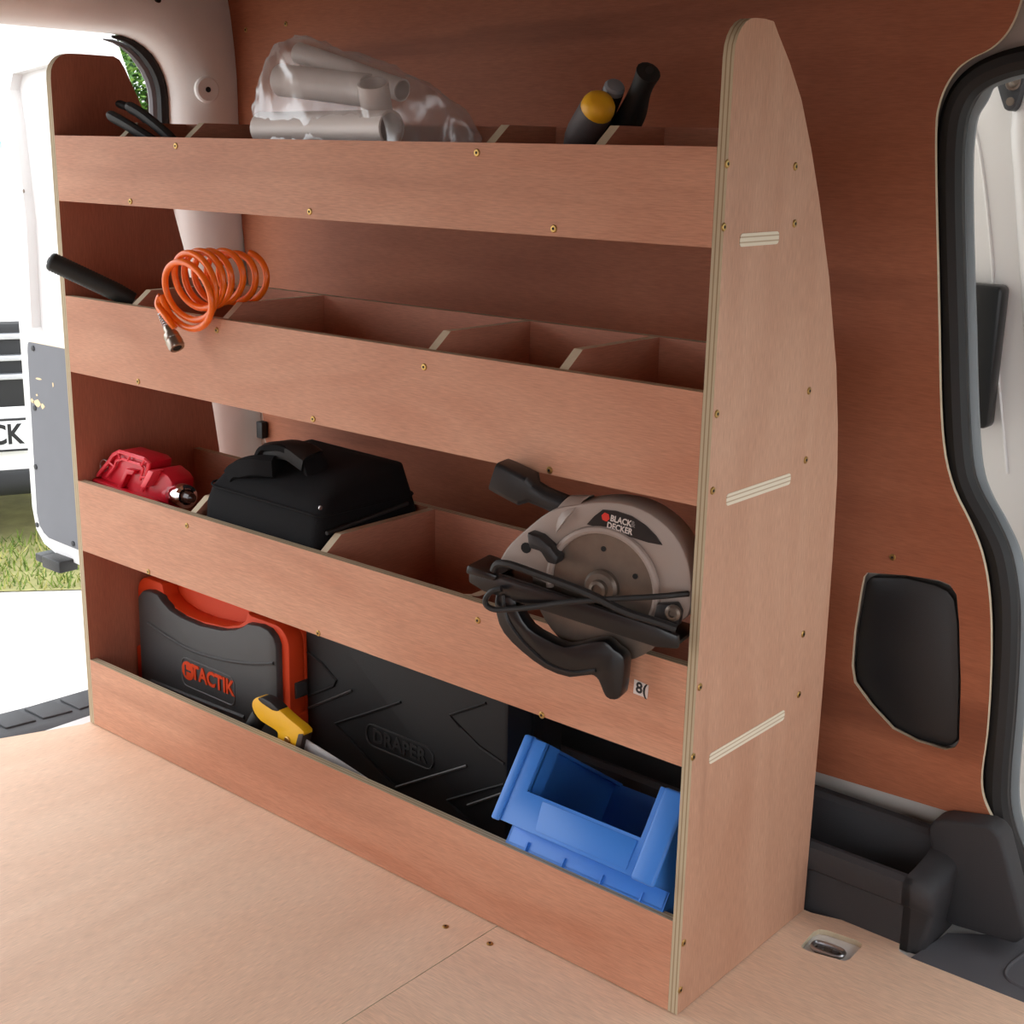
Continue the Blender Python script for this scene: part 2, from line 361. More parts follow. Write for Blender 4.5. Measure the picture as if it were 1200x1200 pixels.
# striker with pin
st = [(1168,82),(1195,80),(1200,92),(1194,112),(1190,125),(1183,131),(1176,128),(1171,112),(1166,95)]
so = [(P(x, y, 'y', .53).x, P(x, y, 'y', .53).z) for x, y in st]
sk = G().prism(so, 'y', .53, .56).obj('striker', mat('striker_plastic', srgb(58, 60, 64), .45), d1, bevel=.003)
q = P(1187, 98, 'y', .53); G().lathe([(.008, -.004), (.008, .004), (.0055, .005), (.0055, .028), (.004, .030)], (q.x, .53, q.z), (.5, -1, .1), 12).obj('striker_pin', M_DKST, sk)
q = P(1184, 119, 'y', .53); G().lathe([(.005, -.002), (.005, .001), (.003, .0012)], (q.x, .53, q.z), (0, -1, 0), 12).obj('bolt', M_DKST, sk)

# lower plastics along the wall
pt = thing('storage_pocket', 'black plastic open storage pocket moulded below the plywood wall lining', 'storage pocket', (1.0, .30, 0))
off = Vector((1.0, .30, 0))
prof = [(.298,-.012),(.296,.052),(.290,.057),(.286,.078),(.288,.087),(.295,.092),(.303,.091),(.310,.084),(.316,.02),(.368,.02),(.374,.08),(.378,.108),(.384,.114),(.396,.114),(.396,-.012)]
G().prism(prof, 'x', .06, 1.272).obj('trough', M_TRIM, pt, off=off)
ep = [(.298,-.012),(.296,.052),(.290,.057),(.286,.078),(.288,.087),(.295,.092),(.32,.093),(.35,.097),(.375,.107),(.384,.114),(.396,.114),(.396,-.012)]
rings = []
for x, s_ in ((1.262, 1), (1.272, 1), (1.283, .985), (1.290, .955), (1.295, .91), (1.2975, .84)):
    rings.append([Vector((x - (.010 if z < .03 and s_ < 1 else 0), .396-(.396-y)*(.3+.7*s_) , z if z < 0 else z*s_)) for y, z in ep])
G().loft(rings).obj('end_wall', M_TRIM, pt, off=off, smooth=50)
tw = [(1086,972),(1092,963),(1104,961),(1155,968),(1166,974),(1173,984),(1200,1090),(1199,1100),(1189,1107),(1112,1084),(1106,1076),(1098,1030)]
to = [(P(x, y, 'y', .362).x, max(.001, P(x, y, 'y', .362).z)) for x, y in tw]
o = G().prism(to, 'y', .362, .40).obj('corner_trim', M_TRIM, None, bevel=.009, seg=3)
tag(o, 'charcoal plastic trim block between the storage pocket and the sliding door', 'trim block')
sd = [(1.284, .2815), (2.28, .2875), (2.28, .50), (1.36, .50), (1.345, .40), (1.295, .361)]
o = G().prism(sd, 'z', -.0073, -.001).obj('step_tread', M_STEP, None)
tag(o, 'dark grey textured plastic step tread beside the plywood floor edge', 'step')
rp = [P(x, y, 'z', -.001) for x, y in ((1215,1108),(1195,1122),(1180,1136),(1180,1146),(1195,1156),(1220,1166))]
G().tube(smooth_path(rp, 4), .0025, 6).obj('tread_rib', M_STEP, o)

# lashing eye in the floor recess
le = thing('lashing_eye', 'chrome lashing eye sunk in the rounded floor cut-out by the rack', 'lashing eye', P(972, 1114, 'z', -.0074))
cx = P(970, 1116, 'z', -.0048) - le.location
ux = (P(990, 1121, 'z', -.011) - P(950, 1107, 'z', -.011)); ux.normalize(); uy = Vector((-ux.y, ux.x, 0))
ring = []
for i in range(28):
    t = 2*math.pi*i/28; a = math.cos(t); b = math.sin(t)
    ring.append(cx + ux*(.019*math.copysign(abs(a)**.55, a)) + uy*(.009*math.copysign(abs(b)**.7, b)) + Vector((0, 0, .004)))
G().tube(ring, .0026, 8, closed=True).obj('ring', M_STEEL, le)
M_ = Matrix((ux, uy, Vector((0, 0, 1)))).transposed().to_4x4(); M_.translation = cx
G().prism(rrect(-.017, -.0075, .017, .0075, .007), 'z', -.0026, .002, T=M_).obj('base_plate', M_DKST, le, bevel=.001)
for s_ in (-.009, .009):
    G().lathe([(.004, .001), (.004, .0032), (.001, .0036)], (s_, 0, .001), (0, 0, 1), 10, T=M_).obj('rivet', M_STEEL, le)

# ================================================================ OUTSIDE
ZG = -.60
gp = [(-2.45,.96),(-1.9,1.62),(3,8),(-9,14),(-14,-8),(-4.5,-2.0)]
G().add([(x, y, ZG-.004) for x, y in ((-30,-30),(30,-30),(30,30),(-30,30))], [(0,1,2,3)]).obj('ground', mat('pale_concrete', srgb(205, 200, 192), .9, var=.08, vscale=2, bump=.3, bscale=60), kind='structure', label='pale concrete paving behind the van')
G().add([(x, y, ZG-.001) for x, y in ((-3,-30),(30,-30),(30,-2.1),(-.3,-2.1))], [(0,1,2,3)]).obj('bounce_cut_ground', mat('asphalt', srgb(88, 88, 88), .9, var=.15, vscale=4), kind='structure', label='dark asphalt patch added beside the van to cut upward bounced light')  # unseen dark ground, added so less light bounces up through the side opening
e1 = P(-40, 694, 'z', ZG); e2 = P(120, 690, 'z', ZG); dv = (e2-e1).normalized(); pv = Vector((-dv.y, dv.x, 0))
if pv.x > 0: pv = -pv
quad = [e1-dv*6, e2+dv*6, e2+dv*6+pv*14, e1-dv*6+pv*14]
G().add([(q.x, q.y, ZG) for q in quad], [(0,1,2,3)]).obj('verge', mat('verge_soil', srgb(150, 146, 96), .95, var=.45, vscale=14, bump=.6, bscale=40), kind='structure', label='grass verge beyond the concrete')
g = G()
for i in range(9000):
    a = random.uniform(-.6, 1.5); b = random.random()**1.4*2.6
    q = e1 + dv*a + pv*(b+.02*random.random()) ; h = random.uniform(.02, .05); t = random.uniform(0, 6.28); wd = .0035
    vx = (q-CAM); vx.z = 0
    if vx.length > 5.4: continue
    dx, dy = math.cos(t)*wd, math.sin(t)*wd; lx, ly = random.uniform(-.03, .03), random.uniform(-.03, .03)
    g.add([(q.x-dx, q.y-dy, ZG), (q.x+dx, q.y+dy, ZG), (q.x+lx, q.y+ly, ZG+h)], [(0,1,2)], random.choice((0, 0, 1, 2)))
o = g.obj('grass', [mat('grass_green', srgb(110, 130, 50), .8), mat('grass_pale', srgb(170, 165, 95), .85), mat('grass_deep', srgb(80, 105, 40), .8)], kind='stuff', smooth=0)
tag(o, 'short patchy grass growing on the verge beside the concrete', 'grass')

# rear bumper
bp = thing('rear_bumper', 'dark grey plastic rear bumper step outside the plywood floor edge', 'bumper', (-.15, 0, -.04))
off = Vector((-.15, 0, -.04)); rings = []
for y in [-1.7, -1.2, -.9, -.6, -.35, -.15, 0, .12, .22, .30, .36]:
    xn = -.082 - .165*max(0, .05-y) + .05*max(0, .05-y)**2 ; xf = xn - .112
    if y > .2: xf += (y-.2)*.4
    rings.append([Vector((x, y, z)) for x, z in ((xn+.05,-.30),(xn+.035,-.045),(xn+.006,-.030),(xn-.008,-.0265),(xf+.012,-.0285),(xf,-.036),(xf-.012,-.06),(xf-.016,-.2),(xf,-.30))])
G().loft(rings).obj('bumper_skin', mat('bumper_plastic', srgb(72, 73, 76), .6, bump=.4, bscale=900), bp, off=off, smooth=40)
for k in range(9):
    y0 = .16 - k*.062
    def bx(y): return -.082 - .165*max(0, .05-y) + .05*max(0, .05-y)**2
    pd4 = [Vector((bx(y)-.028-a, y, z)) for z in (-.0285, -.0235) for y, a in ((y0, 0), (y0, .062), (y0-.05, .062), (y0-.05, 0))]
    G().add(pd4, [(0,1,2,3),(4,5,6,7),(0,1,5,4),(1,2,6,5),(2,3,7,6),(3,0,4,7)]).obj('grip_pad', MATS['bumper_plastic'], bp, bevel=.0015, off=off)

# open rear door, swung out beyond the frame
YD = .40
hinge = [(137,47),(151,90),(166,130),(190,200),(208,245),(222,300)]
hx = [P(x, y, 'y', YD+.045) for x, y in hinge]
dout = [(hx[0].x-.04, 1.18)] + [(p.x, p.z) for p in hx] + [(-.20, .45), (-.20, .05), (-.22, .03), (-.66, .032), (-.75, .038), (-.80, .052), (-.828, .08), (-.838, .13), (-.836, .35), (-.834, .55), (-.838, .75), (-.850, .93), (-.870, 1.05), (-.89, 1.18)]
rd = thing('rear_door', 'open white rear van door with grey card panel, seen past the rack side', 'van door', (-.5, YD, .03))
off = Vector((-.5, YD, .03))
rco = [(-.785,.53),(-.775,.75),(-.790,.95),(-.800,1.01),(-.785,1.04),(-.53,1.07),(-.50,1.05),(-.36,.80),(-.29,.62),(-.29,.54),(-.32,.52),(-.77,.515)]
G().prism(dout, 'y', YD, YD+.045, holes=[rco]).obj('door_frame', M_WHITE, rd, off=off)
G().prism(rco, 'y', YD+.022, YD+.03).obj('recessed_skin', M_WHITE, rd, off=off)
cd_ = [(-.792,.50),(-.797,.495),(-.80,.48),(-.812,.12),(-.805,.095),(-.79,.08),(-.77,.072),(-.40,.062),(-.40,.50)]
cp = G().prism(cd_, 'y', YD-.005, YD, 0, 1).obj('card_panel', [mat('grey_card', srgb(112, 113, 118), .7, var=.06, vscale=20), M_PALE], rd, off=off, label='grey card panel with chipped paint')
for (px, py) in ((39, 408), (41, 478), (42, 547), (44, 615), (86, 637)):
    q = P(px, py, 'y', YD-.005); G().lathe([(.006, 0), (.006, .002), (.003, .003)], (q.x, YD-.005, q.z), (0, -1, 0), 10).obj('fixing', mat('fixing_black', srgb(45, 46, 50), .5), cp, off=off)
for k, (px, py, sx, sz) in enumerate(((45, 444, .014, .003), (38, 470, .007, .006), (43, 472, .016, .009), (50, 476, .008, .007), (62, 451, .003, .006), (43, 463, .004, .003))):
    q = P(px, py, 'y', YD-.0055); pts = [(q.x+sx*math.cos(t)*random.uniform(.6, 1.1), q.z+sz*math.sin(t)*random.uniform(.6, 1.1)) for t in [i*.6283 for i in range(10)]]
    G().prism(pts, 'y', YD-.0056, YD-.005).obj('paint_chip', mat('bare_card', srgb(222, 200, 160), .8), cp, off=off, smooth=0)
q = P(62, 658, 'y', YD-.02)
lt = G().box((q.x-.055, YD-.03, q.z-.008), (q.x-.012, YD+.01, q.z+.010)).box((q.x-.02, YD-.035, q.z-.014), (q.x+.05, YD+.01, q.z+.012)).obj('door_catch', M_BLK, rd, bevel=.003, off=off)
q = P(28, 224, 'y', YD); G().lathe([(.004, 0), (.004, .001), (.001, .001)], (q.x, YD, q.z), (0, -1, 0), 8).obj('fixing', M_DKST, rd, off=off)

# parked vehicle facing the van
ctr = CAM + ray(-52, 512)*5.0; ctr.z = ZG
fx = Vector((R_.x, R_.y, 0)).normalized(); fy = Vector((ctr.x-CAM.x, ctr.y-CAM.y, 0)).normalized()      # fx image right, fy away
fx = Vector((fy.y, -fy.x, 0))
pv_ = thing('parked_vehicle', 'white vehicle parked on the grass, grille and number plate facing the van', 'vehicle', ctr, (0, 0, math.atan2(fx.y, fx.x)))
# local: x across, y away, z up from ground
Mw, Mg = M_WHITE, mat('vehicle_black', srgb(26, 27, 30), .4)
def vp(zs): return zs
sec = []
for x, k in ((-.86, .75), (-.80, .93), (-.55, 1), (0, 1.02), (.55, 1), (.80, .93), (.86, .75)):
    yo = .25*(1-k)*1.2
    sec.append([Vector((x, y+yo, z)) for y, z in ((.02, .86), (.05, .93), (.14, 1.02), (.45, 1.09), (.95, 1.13), (1.2, .9), (1.2, .3), (.15, .3), (.06, .5), (.03, .7))])
G().loft(sec).obj('bonnet', Mw, pv_, smooth=50)
G().box((-.80, -.03, .27), (.80, .3, .55)).obj('bumper', Mw, pv_, bevel=.04, seg=3)
G().box((-.62, -.02, .53), (.62, .2, .855)).obj('grille', Mg, pv_, bevel=.02)
for z in (.795, .715, .645):
    G().box((-.60, -.045, z), (.60, -.01, z+.022)).obj('grille_slat', mat('slat_silver', srgb(190, 192, 196), .3, .6), pv_, bevel=.006)
G().box((-.62, -.045, .20), (.62, .1, .30)).obj('lower_intake', Mg, pv_, bevel=.02)
npl = G().box((-.26, -.062, .385), (.26, -.05, .495)).obj('number_plate', mat('plate_white', srgb(235, 236, 238), .35), pv_, bevel=.003)
text('lettering', 'CK', .105, frame((.175, -.0635, .44), (1, 0, 0), (0, 0, 1)), mat('plate_ink', srgb(20, 20, 22), .5), npl, sx=.82)
G().box((-.262, -.064, .378), (.262, -.049, .3848)).box((-.262, -.064, .4955), (.262, -.049, .502)).obj('plate_surround', Mg, npl)
ws = [[Vector((s_*.72, .95, 1.12)), Vector((s_*.60, 1.55, 1.52))] for s_ in (-1, 1)]
G().add([ws[0][0], ws[1][0], ws[1][1], ws[0][1]] + [v+Vector((0, .02, -.02)) for v in (ws[0][0], ws[1][0], ws[1][1], ws[0][1])], [(0,1,2,3),(4,5,6,7),(0,1,5,4),(1,2,6,5),(2,3,7,6),(3,0,4,7)]).obj('windscreen', mat('windscreen_glass', srgb(150, 185, 200), .08, coat=.5), pv_)
G().box((-.66, 1.5, 1.49), (.66, 3.2, 1.56)).obj('roof', Mw, pv_, bevel=.03)
for s_ in (-1, 1):
    G().tube([(s_*.76, .92, 1.10), (s_*.63, 1.52, 1.53)], .04, 8).obj('pillar', Mw, pv_)
    G().box((s_*.72-.14, 1.2, .3), (s_*.72+.14, 3.6, 1.08)).obj('side_panel', Mw, pv_, bevel=.04)
    G().lathe([(.2, -.1), (.31, -.1), (.32, -.06), (.32, .06), (.31, .1), (.2, .1)], (s_*.74, .75, .32), (1, 0, 0), 24).obj('wheel', M_RUB, pv_)
    G().prism(rrect(s_*.70-.11, .68, s_*.70+.11, .86, .04), 'y', .0, .15).obj('headlamp', mat('headlamp_glass', srgb(190, 200, 205), .1), pv_, bevel=.01)

# tree beyond the rear door gap
tc_ = CAM + ray(172, 108)*11.5
tr_ = thing('leafy_tree', 'dark green leafy tree seen through the gap beside the rear door', 'tree', (tc_.x, tc_.y, ZG))
G().tube([(0, 0, 0), (.03, .02, .9), (0, .05, 2.0)], [.10, .08, .05], 10).obj('trunk', mat('bark', srgb(80, 65, 50), .9, var=.3, vscale=20), tr_)
g = G(); H0 = tc_.z-ZG
blobs = [Vector((random.gauss(0, .6), random.gauss(0, .6), H0 + random.gauss(0, .65))) for i in range(56)]
for i in range(18000):
    b = random.choice(blobs); v = Vector((random.gauss(0, 1), random.gauss(0, 1), random.gauss(0, 1))).normalized()*random.uniform(.12, .30)
    q = b+v; s_ = random.uniform(.022, .045)
    a1 = Vector((random.gauss(0, 1), random.gauss(0, 1), random.gauss(0, .6))).normalized(); a2 = a1.orthogonal().normalized()
    g.add([q-a1*s_, q+a2*s_*.5, q+a1*s_, q-a2*s_*.5], [(0,1,2,3)], random.choice((0, 0, 1, 2)))
g.obj('foliage', [mat('leaf_green', srgb(70, 110, 45), .5), mat('leaf_light', srgb(120, 160, 75), .5), mat('leaf_deep', srgb(40, 72, 30), .55)], tr_, kind='stuff', smooth=0)

# ================================================================ THE RACK
rk = thing('shelving_rack', 'plywood van shelving rack with four fascia boards and curved side panels', 'shelving rack', (0, 0, 0))
def side(x0, me, left=False):
    rearc = [(.066,1.0335),(.076,1.023),(.100,1.000),(.129,.966),(.156,.920),(.180,.872),(.216,.790),(.238,.725),(.250,.690),(.266,.620),(.275,.56),(.280,.48),(.282,.415),(.2845,.30),(.285,.24),(.285,.0015)]
    if left: rearc = [(.106,1.0345),(.116,1.030),(.124,1.018),(.138,.990),(.153,.959),(.185,.863),(.215,.752),(.240,.62),(.260,.484),(.269,.417),(.278,.30),(.283,.15),(.285,.0015)]
    o = [(0, .0015), (0, .998)]
    for i in range(6):
        t = math.radians(180-15*(i+1)); o.append((.034+.034*math.cos(t), 1.0+.034*math.sin(t)))
    o += [(.05, 1.0345)] + rearc
    return G().prism(o, 'x', x0, x0+T, 0, 1).obj('side_panel', me, rk)
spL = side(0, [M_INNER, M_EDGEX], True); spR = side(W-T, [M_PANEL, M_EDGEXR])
ZB = [(0.0015, .1125), (.295, .4072), (.5769, .6906), (.8282, .92)]
SCF = {0: (), 1: ((219,616),(560,727),(174,670),(373,742),(635,838)), 2: ((254,387),(497,430),(162,447),(367,491),(644,551)), 3: ((206,171),(559,179),(153,236),(363,248),(649,268))}
fas = []
for i, (a, b) in enumerate(ZB):
    f = G().prism([(T+.0003, a), (W-T-.0003, a), (W-T-.0003, b), (T+.0003, b)], 'y', 0, T, 0, 1).obj('fascia_board', [M_FASC[i], M_EDGEY], rk)
    for s_ in SCF[i]: q = P(*s_, 'y', 0); screw((q.x, 0, q.z), '-y', f)
    fas.append(f)
BY = {1: .223, 2: .190, 3: .126}; BT = {1: .425, 2: .709, 3: .939}
for i in (1, 2, 3):
    z = ZB[i][0]; yb = BY[i]
    G().prism([(T+.0003, T+.0003), (W-T-.0003, T+.0003), (W-T-.0003, yb+.006), (T+.0003, yb+.006)], 'z', z, z+.012, 0, 1).obj('shelf_board', [M_BACKB, M_EDGEZ], rk)
    G().prism([(T+.0003, z+.0123), (W-T-.0003, z+.0123), (W-T-.0003, BT[i]), (T+.0003, BT[i])], 'y', yb-.006, yb+.006, 0, 1).obj('back_board', [M_BACKB, M_EDGEY], rk)
for i, xs in ((1, (.283, .559, .80)), (2, (.166, .372, .751, .944)), (3, (.156, .304, .835, .981))):
    for x in xs:
        z0 = ZB[i][0]+.0123; zt = BT[i]; zf = ZB[i][1]; yb = BY[i]-.0063
        if i == 1 and x == .80: zt = zf - .01
        G().prism([(T+.0003, z0), (T+.0003, zf-.003), (.040, zt), (yb, zt), (yb, z0)], 'x', x-.006, x+.006, 0, 1).obj('divider', [M_DIV, M_PALE], rk)
for (a, b) in (((868,281),(911,279)), ((852,587),(925,560)), ((832,890),(918,837))):
    p0, p1 = P(*a, 'x', W), P(*b, 'x', W); z = (p0.z+p1.z)/2
    t = G().prism(rrect(p0.y-.002, z-.0062, p1.y+.002, z+.0062, .004, 3), 'x', W-.002, W+.0006)
    t.obj('shelf_tab', ply_edge('tab_edge_%d' % int(z*1000), 'z', .0125, z-.0062, (228, 220, 200), (190, 172, 145)), spR)
for s_ in ((852,192),(932,195),(848,266),(931,262),(840,485),(948,458),(835,575),(944,539),(941,743),(936,814),(820,805),(812,887),(801,1105),(797,1160)):
    q = P(*s_, 'x', W); screw((W, q.y, q.z), '+x', spR)

# little torn label on the second fascia
p0 = P(745, 801, 'y', 0); p1 = P(757, 813, 'y', 0)
q = (p0+p1)/2
lb = G().prism([(q.x-.009, q.z-.0075), (q.x+.0088, q.z-.0085), (q.x+.010, q.z+.0065), (q.x-.0085, q.z+.0085)], 'y', -.0006, -.0001).obj('paper_label', mat('label_white', srgb(215, 205, 200), .7), fas[1])
text('lettering', '8(', .017, frame((q.x+.001, -.0007, q.z), (1, 0, -.02), (0, 0, 1)), mat('label_ink', srgb(30, 28, 30), .6), lb, depth=.0001)

# ================================================================ THINGS ON THE TOP SHELF
XH = Vector((1, 0, 0)); ZU = Vector((0, 0, 1))
ZS = {i: ZB[i][0]+.0123 for i in (1, 2, 3)}
# long-handled black pliers leaning in the first compartment
def handle_tube(pxs, ys, rad, seg=10):
    pts = smooth_path([P(x, y, 'y', v) for (x, y), v in zip(pxs, ys)], 6); n = len(pts)
    rs = [rad*(.55 if i in (0, n-1) else .85 if i in (1, n-2) else 1) for i in range(n)]
    return pts, rs
plr = P(200, 165, 'y', .07); base = Vector((plr.x, .07, ZS[3]))
pl_ = thing('pliers', 'black handled pliers sticking out above the first top shelf divider', 'pliers', base)
for pxs, ys in (((( 127,134),(145,144),(163,155),(190,172)), (.018,.022,.026,.035)), (((149,124),(165,133),(182,146),(205,166)), (.030,.034,.038,.045))):
    pts, rs = handle_tube(pxs, ys, .0076); G().tube(pts, rs, 10, flat=1.2).obj('handle', M_RUB, pl_, off=base)
e_ = P(197, 168, 'y', .040)
G().tube([e_ + Vector((-.004, 0, .006)), e_ + Vector((.012, .004, -.02)), Vector((e_.x+.02, e_.y+.006, ZS[3]+.004))], [.012, .012, .004], 8, flat=.5).obj('jaws', M_DKST, pl_, off=base)
base2 = Vector((P(190, 165, 'y', .095).x, .095, ZS[3]))
pts, rs = handle_tube(((137,121),(150,126),(170,140),(188,160)), (.085,.088,.09,.095), .0058)
o = thing('screwdriver', 'short black handled tool standing behind the pliers', 'screwdriver', base2)
G().tube(pts, rs, 10).obj('handle', M_RUB, o, off=base2)
G().tube([pts[-1], Vector((pts[-1].x+.006, .097, ZS[3]+.003))], [.003, .003], 8).obj('shaft', M_STEEL, o, off=base2)

# white plastic pipe fittings inside a clear bag
M_PVC = mat('white_pvc', srgb(240, 236, 233), .35)
def pipe(p0, p1, r, label, flare=True):
    p0, p1 = Vector(p0), Vector(p1); d = p1-p0; L = d.length; g = G()
    pr = [(r*.86, 0), (r*1.02, 0), (r*1.02, .002)]
    if flare: pr += [(r, .004)]
    pr += [(r, L-.004), (r, L), (r*.86, L), (r*.86, L-.03), (r*.1, L-.03)]
    g.lathe([(r*.86, .03)] + pr, p0, d, 22)
    lo = min(p0.z, p1.z)-r; b = Vector(((p0.x+p1.x)/2, (p0.y+p1.y)/2, lo))
    o = g.obj('pipe_fitting', M_PVC, None, off=b, loc=b, smooth=40)
    return tag(o, label, 'pipe', 'white pipe fittings in the clear bag')
zb = ZS[3]
pA0 = P(308, 141, 'y', .040); pA1 = P(458, 147, 'y', .035)
pipe((pA0.x, .040, zb+.092), (pA1.x, .036, zb+.094), .0205, 'white pipe lying across the bag with its open end showing above the fascia')
pipe((.43, .040, zb+.0215), (.64, .042, zb+.0215), .0205, 'white pipe lying flat on the top shelf under the other pipes')
pipe((.45, .090, zb+.0215), (.70, .092, zb+.0215), .0205, 'white pipe lying on the top shelf against its back board')
pipe((.42, .040, zb+.0575), (.60, .046, zb+.0565), .0150, 'thin white pipe in the middle of the bagged pile')
q0 = P(330, 94, 'y', .078); q1 = P(430, 106, 'y', .085)
pipe((q0.x, .078, q0.z), (q1.x, .088, q1.z), .020, 'white pipe in the second row of the bagged pile')
q0 = P(348, 66, 'y', .10); q1 = P(470, 112, 'y', .102)
pipe((q0.x, .104, q0.z+.004), (q1.x, .104, q1.z+.006), .0135, 'white pipe sloping down along the top of the bagged pile')
q0 = P(437, 97, 'y', .046); q1 = P(442, 142, 'y', .062)
pipe((q1.x, .064, q1.z), (q0.x, .046, q0.z), .0185, 'short white pipe stub standing upright with open end in the bag')
# the bag
bgm = bpy.data.materials.new('clear_polythene'); bgm.use_nodes = True; nt = bgm.node_tree; nt.nodes.remove(nt.nodes['Principled BSDF'])
tr = nt.nodes.new('ShaderNodeBsdfTransparent'); tr.inputs[0].default_value = (.93, .92, .92, 1)
gs = nt.nodes.new('ShaderNodeBsdfGlossy'); gs.inputs['Roughness'].default_value = .18; gs.inputs[0].default_value = (.9, .9, .9, 1)
df = nt.nodes.new('ShaderNodeBsdfDiffuse'); df.inputs[0].default_value = (.9, .88, .87, 1)
m1 = nt.nodes.new('ShaderNodeMixShader'); m1.inputs[0].default_value = .5
m2 = nt.nodes.new('ShaderNodeMixShader')
lw = nt.nodes.new('ShaderNodeLayerWeight'); lw.inputs[0].default_value = .35
mr = nt.nodes.new('ShaderNodeMapRange'); mr.inputs[3].default_value = .2; mr.inputs[4].default_value = .5
nt.links.new(lw.outputs['Facing'], mr.inputs[0]); nt.links.new(mr.outputs[0], m2.inputs[0])
nt.links.new(gs.outputs[0], m1.inputs[1]); nt.links.new(df.outputs[0], m1.inputs[2]); nt.links.new(tr.outputs[0], m2.inputs[1]); nt.links.new(m1.outputs[0], m2.inputs[2])
nt.links.new(m2.outputs[0], nt.nodes['Material Output'].inputs[0])
# top outline of the bag along x (pixels) -> height
topl = [(303,150),(304,120),(312,85),(325,58),(345,46),(375,52),(400,62),(440,74),(470,88),(500,104),(525,122),(545,142),(560,160)]
tp = [P(x, y, 'y', .075) for x, y in topl]
bb = Vector((.55, .066, zb)); rings = []
for k, p in enumerate(smooth_path(tp, 4)):
    h = max(.006, p.z-zb); t = k/48.0
    hw = .047 if p.x < .68 else max(.012, .047-(p.x-.68)*.42)
    if p.x < .44: hw = max(.012, .047*min(1, (h/.17)**.5))
    yc = .069; ring = []
    n = 40
    for j in range(n):
        a = 2*math.pi*j/n; c_, s_ = math.cos(a), math.sin(a)
        yy = yc + hw*math.copysign(abs(c_)**.6, c_); zz = zb+.004+h*.5 + h*.5*math.copysign(abs(s_)**.55, s_)
        if s_ > 0: yy += (.012)*s_*(h/.17)
        nz = noise.noise(Vector((p.x*28, yy*45, zz*30)))*.005 + (abs(noise.noise(Vector((p.x*45+zz*50, yy*60, zz*30+5))))-.25)*.011
        v = Vector((p.x - max(0, 1-t*1.1)*(yy-.072)*1.15, yy, zz)); dr = Vector((0, c_, s_))
        v += dr*nz
        v.y = min(max(v.y, .0135), .1185); v.z = max(v.z, zb+.001)
        ring.append(v)
    rings.append(ring)
o = G().loft(rings).obj('plastic_bag', bgm, None, off=bb, loc=bb, smooth=50)
tag(o, 'crumpled clear polythene bag holding white pipes on the top shelf', 'bag')

# three tools standing in the right compartments
def upright(name, label, cat, top, axis_top, zfoot, build):
    pass
M_YEL = mat('yellow_plastic', srgb(246, 184, 30), .45, var=.12, vscale=90)
M_GREYR = mat('grey_rubber', srgb(92, 86, 86), .6)
t0 = P(702, 124, 'y', .052); f0 = P(672, 175, 'y', .075)
dr = (t0-f0).normalized(); b0 = Vector((f0.x-.02, .08, zb)); ln = (t0-f0).length
yt = thing('yellow_capped_tool', 'grey handled tool with rounded yellow end cap on the top shelf', 'hand tool', b0)
G().lathe([(.006, -.02), (.012, 0), (.0165, .015), (.0185, .03), (.0185, ln-.010), (.0175, ln-.004), (.016, ln-.002)], f0, dr, 20).obj('handle', M_GREYR, yt, off=b0)
G().lathe([(.0178, ln-.008), (.0180, ln-.002), (.0165, ln+.004), (.0125, ln+.009), (.006, ln+.0115), (.001, ln+.012)], f0, dr, 20).obj('end_cap', M_YEL, yt, off=b0)
G().tube([f0, Vector((f0.x-.012, .083, zb+.004))], [.004, .003], 8).obj('shaft', M_STEEL, yt, off=b0)
t1 = P(720, 103, 'y', .074); f1 = P(699, 158, 'y', .100); d1_ = (t1-f1).normalized(); l1 = (t1-f1).length; b1 = Vector((f1.x-.01, .09, zb))
gt = thing('small_hand_tool', 'small grey round ended tool handle beside the yellow capped one', 'hand tool', b1)
G().lathe([(.006, -.01), (.010, 0), (.0115, .02), (.0115, l1-.006), (.0105, l1)], f1, d1_, 18).obj('handle', M_RUB, gt, off=b1)
G().lathe([(.0112, l1-.004), (.0112, l1+.001), (.009, l1+.004), (.004, l1+.0052), (.001, l1+.0052)], f1, d1_, 18).obj('end_cap', mat('grey_cap', srgb(140, 145, 152), .5), gt, off=b1)
G().tube([f1, Vector((f1.x-.008, .105, zb+.004))], [.004, .003], 8).obj('shaft', M_STEEL, gt, off=b1)
t2 = P(761, 82, 'y', .072); f2 = P(728, 158, 'y', .102); b2 = Vector((f2.x, .10, zb))
bt = thing('long_handled_tool', 'long black rubber tool handle rising highest from the top shelf', 'hand tool', b2)
pts = smooth_path([f2, f2.lerp(t2, .35)+Vector((.002, 0, 0)), f2.lerp(t2, .7), t2], 6); n_ = len(pts)
rs = [.0132+.002*math.sin(i/n_*7) for i in range(n_)]; rs[-1] = .007; rs[-2] = .013
G().tube(pts, rs, 14, flat=1.15).obj('handle', M_RUB, bt, off=b2)
q = P(772, 78, 'y', .055); G().lathe([(.004, -.002), (.004, .002), (.001, .002)], t2 + (CAM-t2).normalized()*.010, CAM-t2, 10).obj('hang_hole', M_DARKHOLE, bt, off=b2)
G().tube([f2, Vector((f2.x-.006, .103, zb+.004))], [.006, .004], 8).obj('shaft', M_STEEL, bt, off=b2)

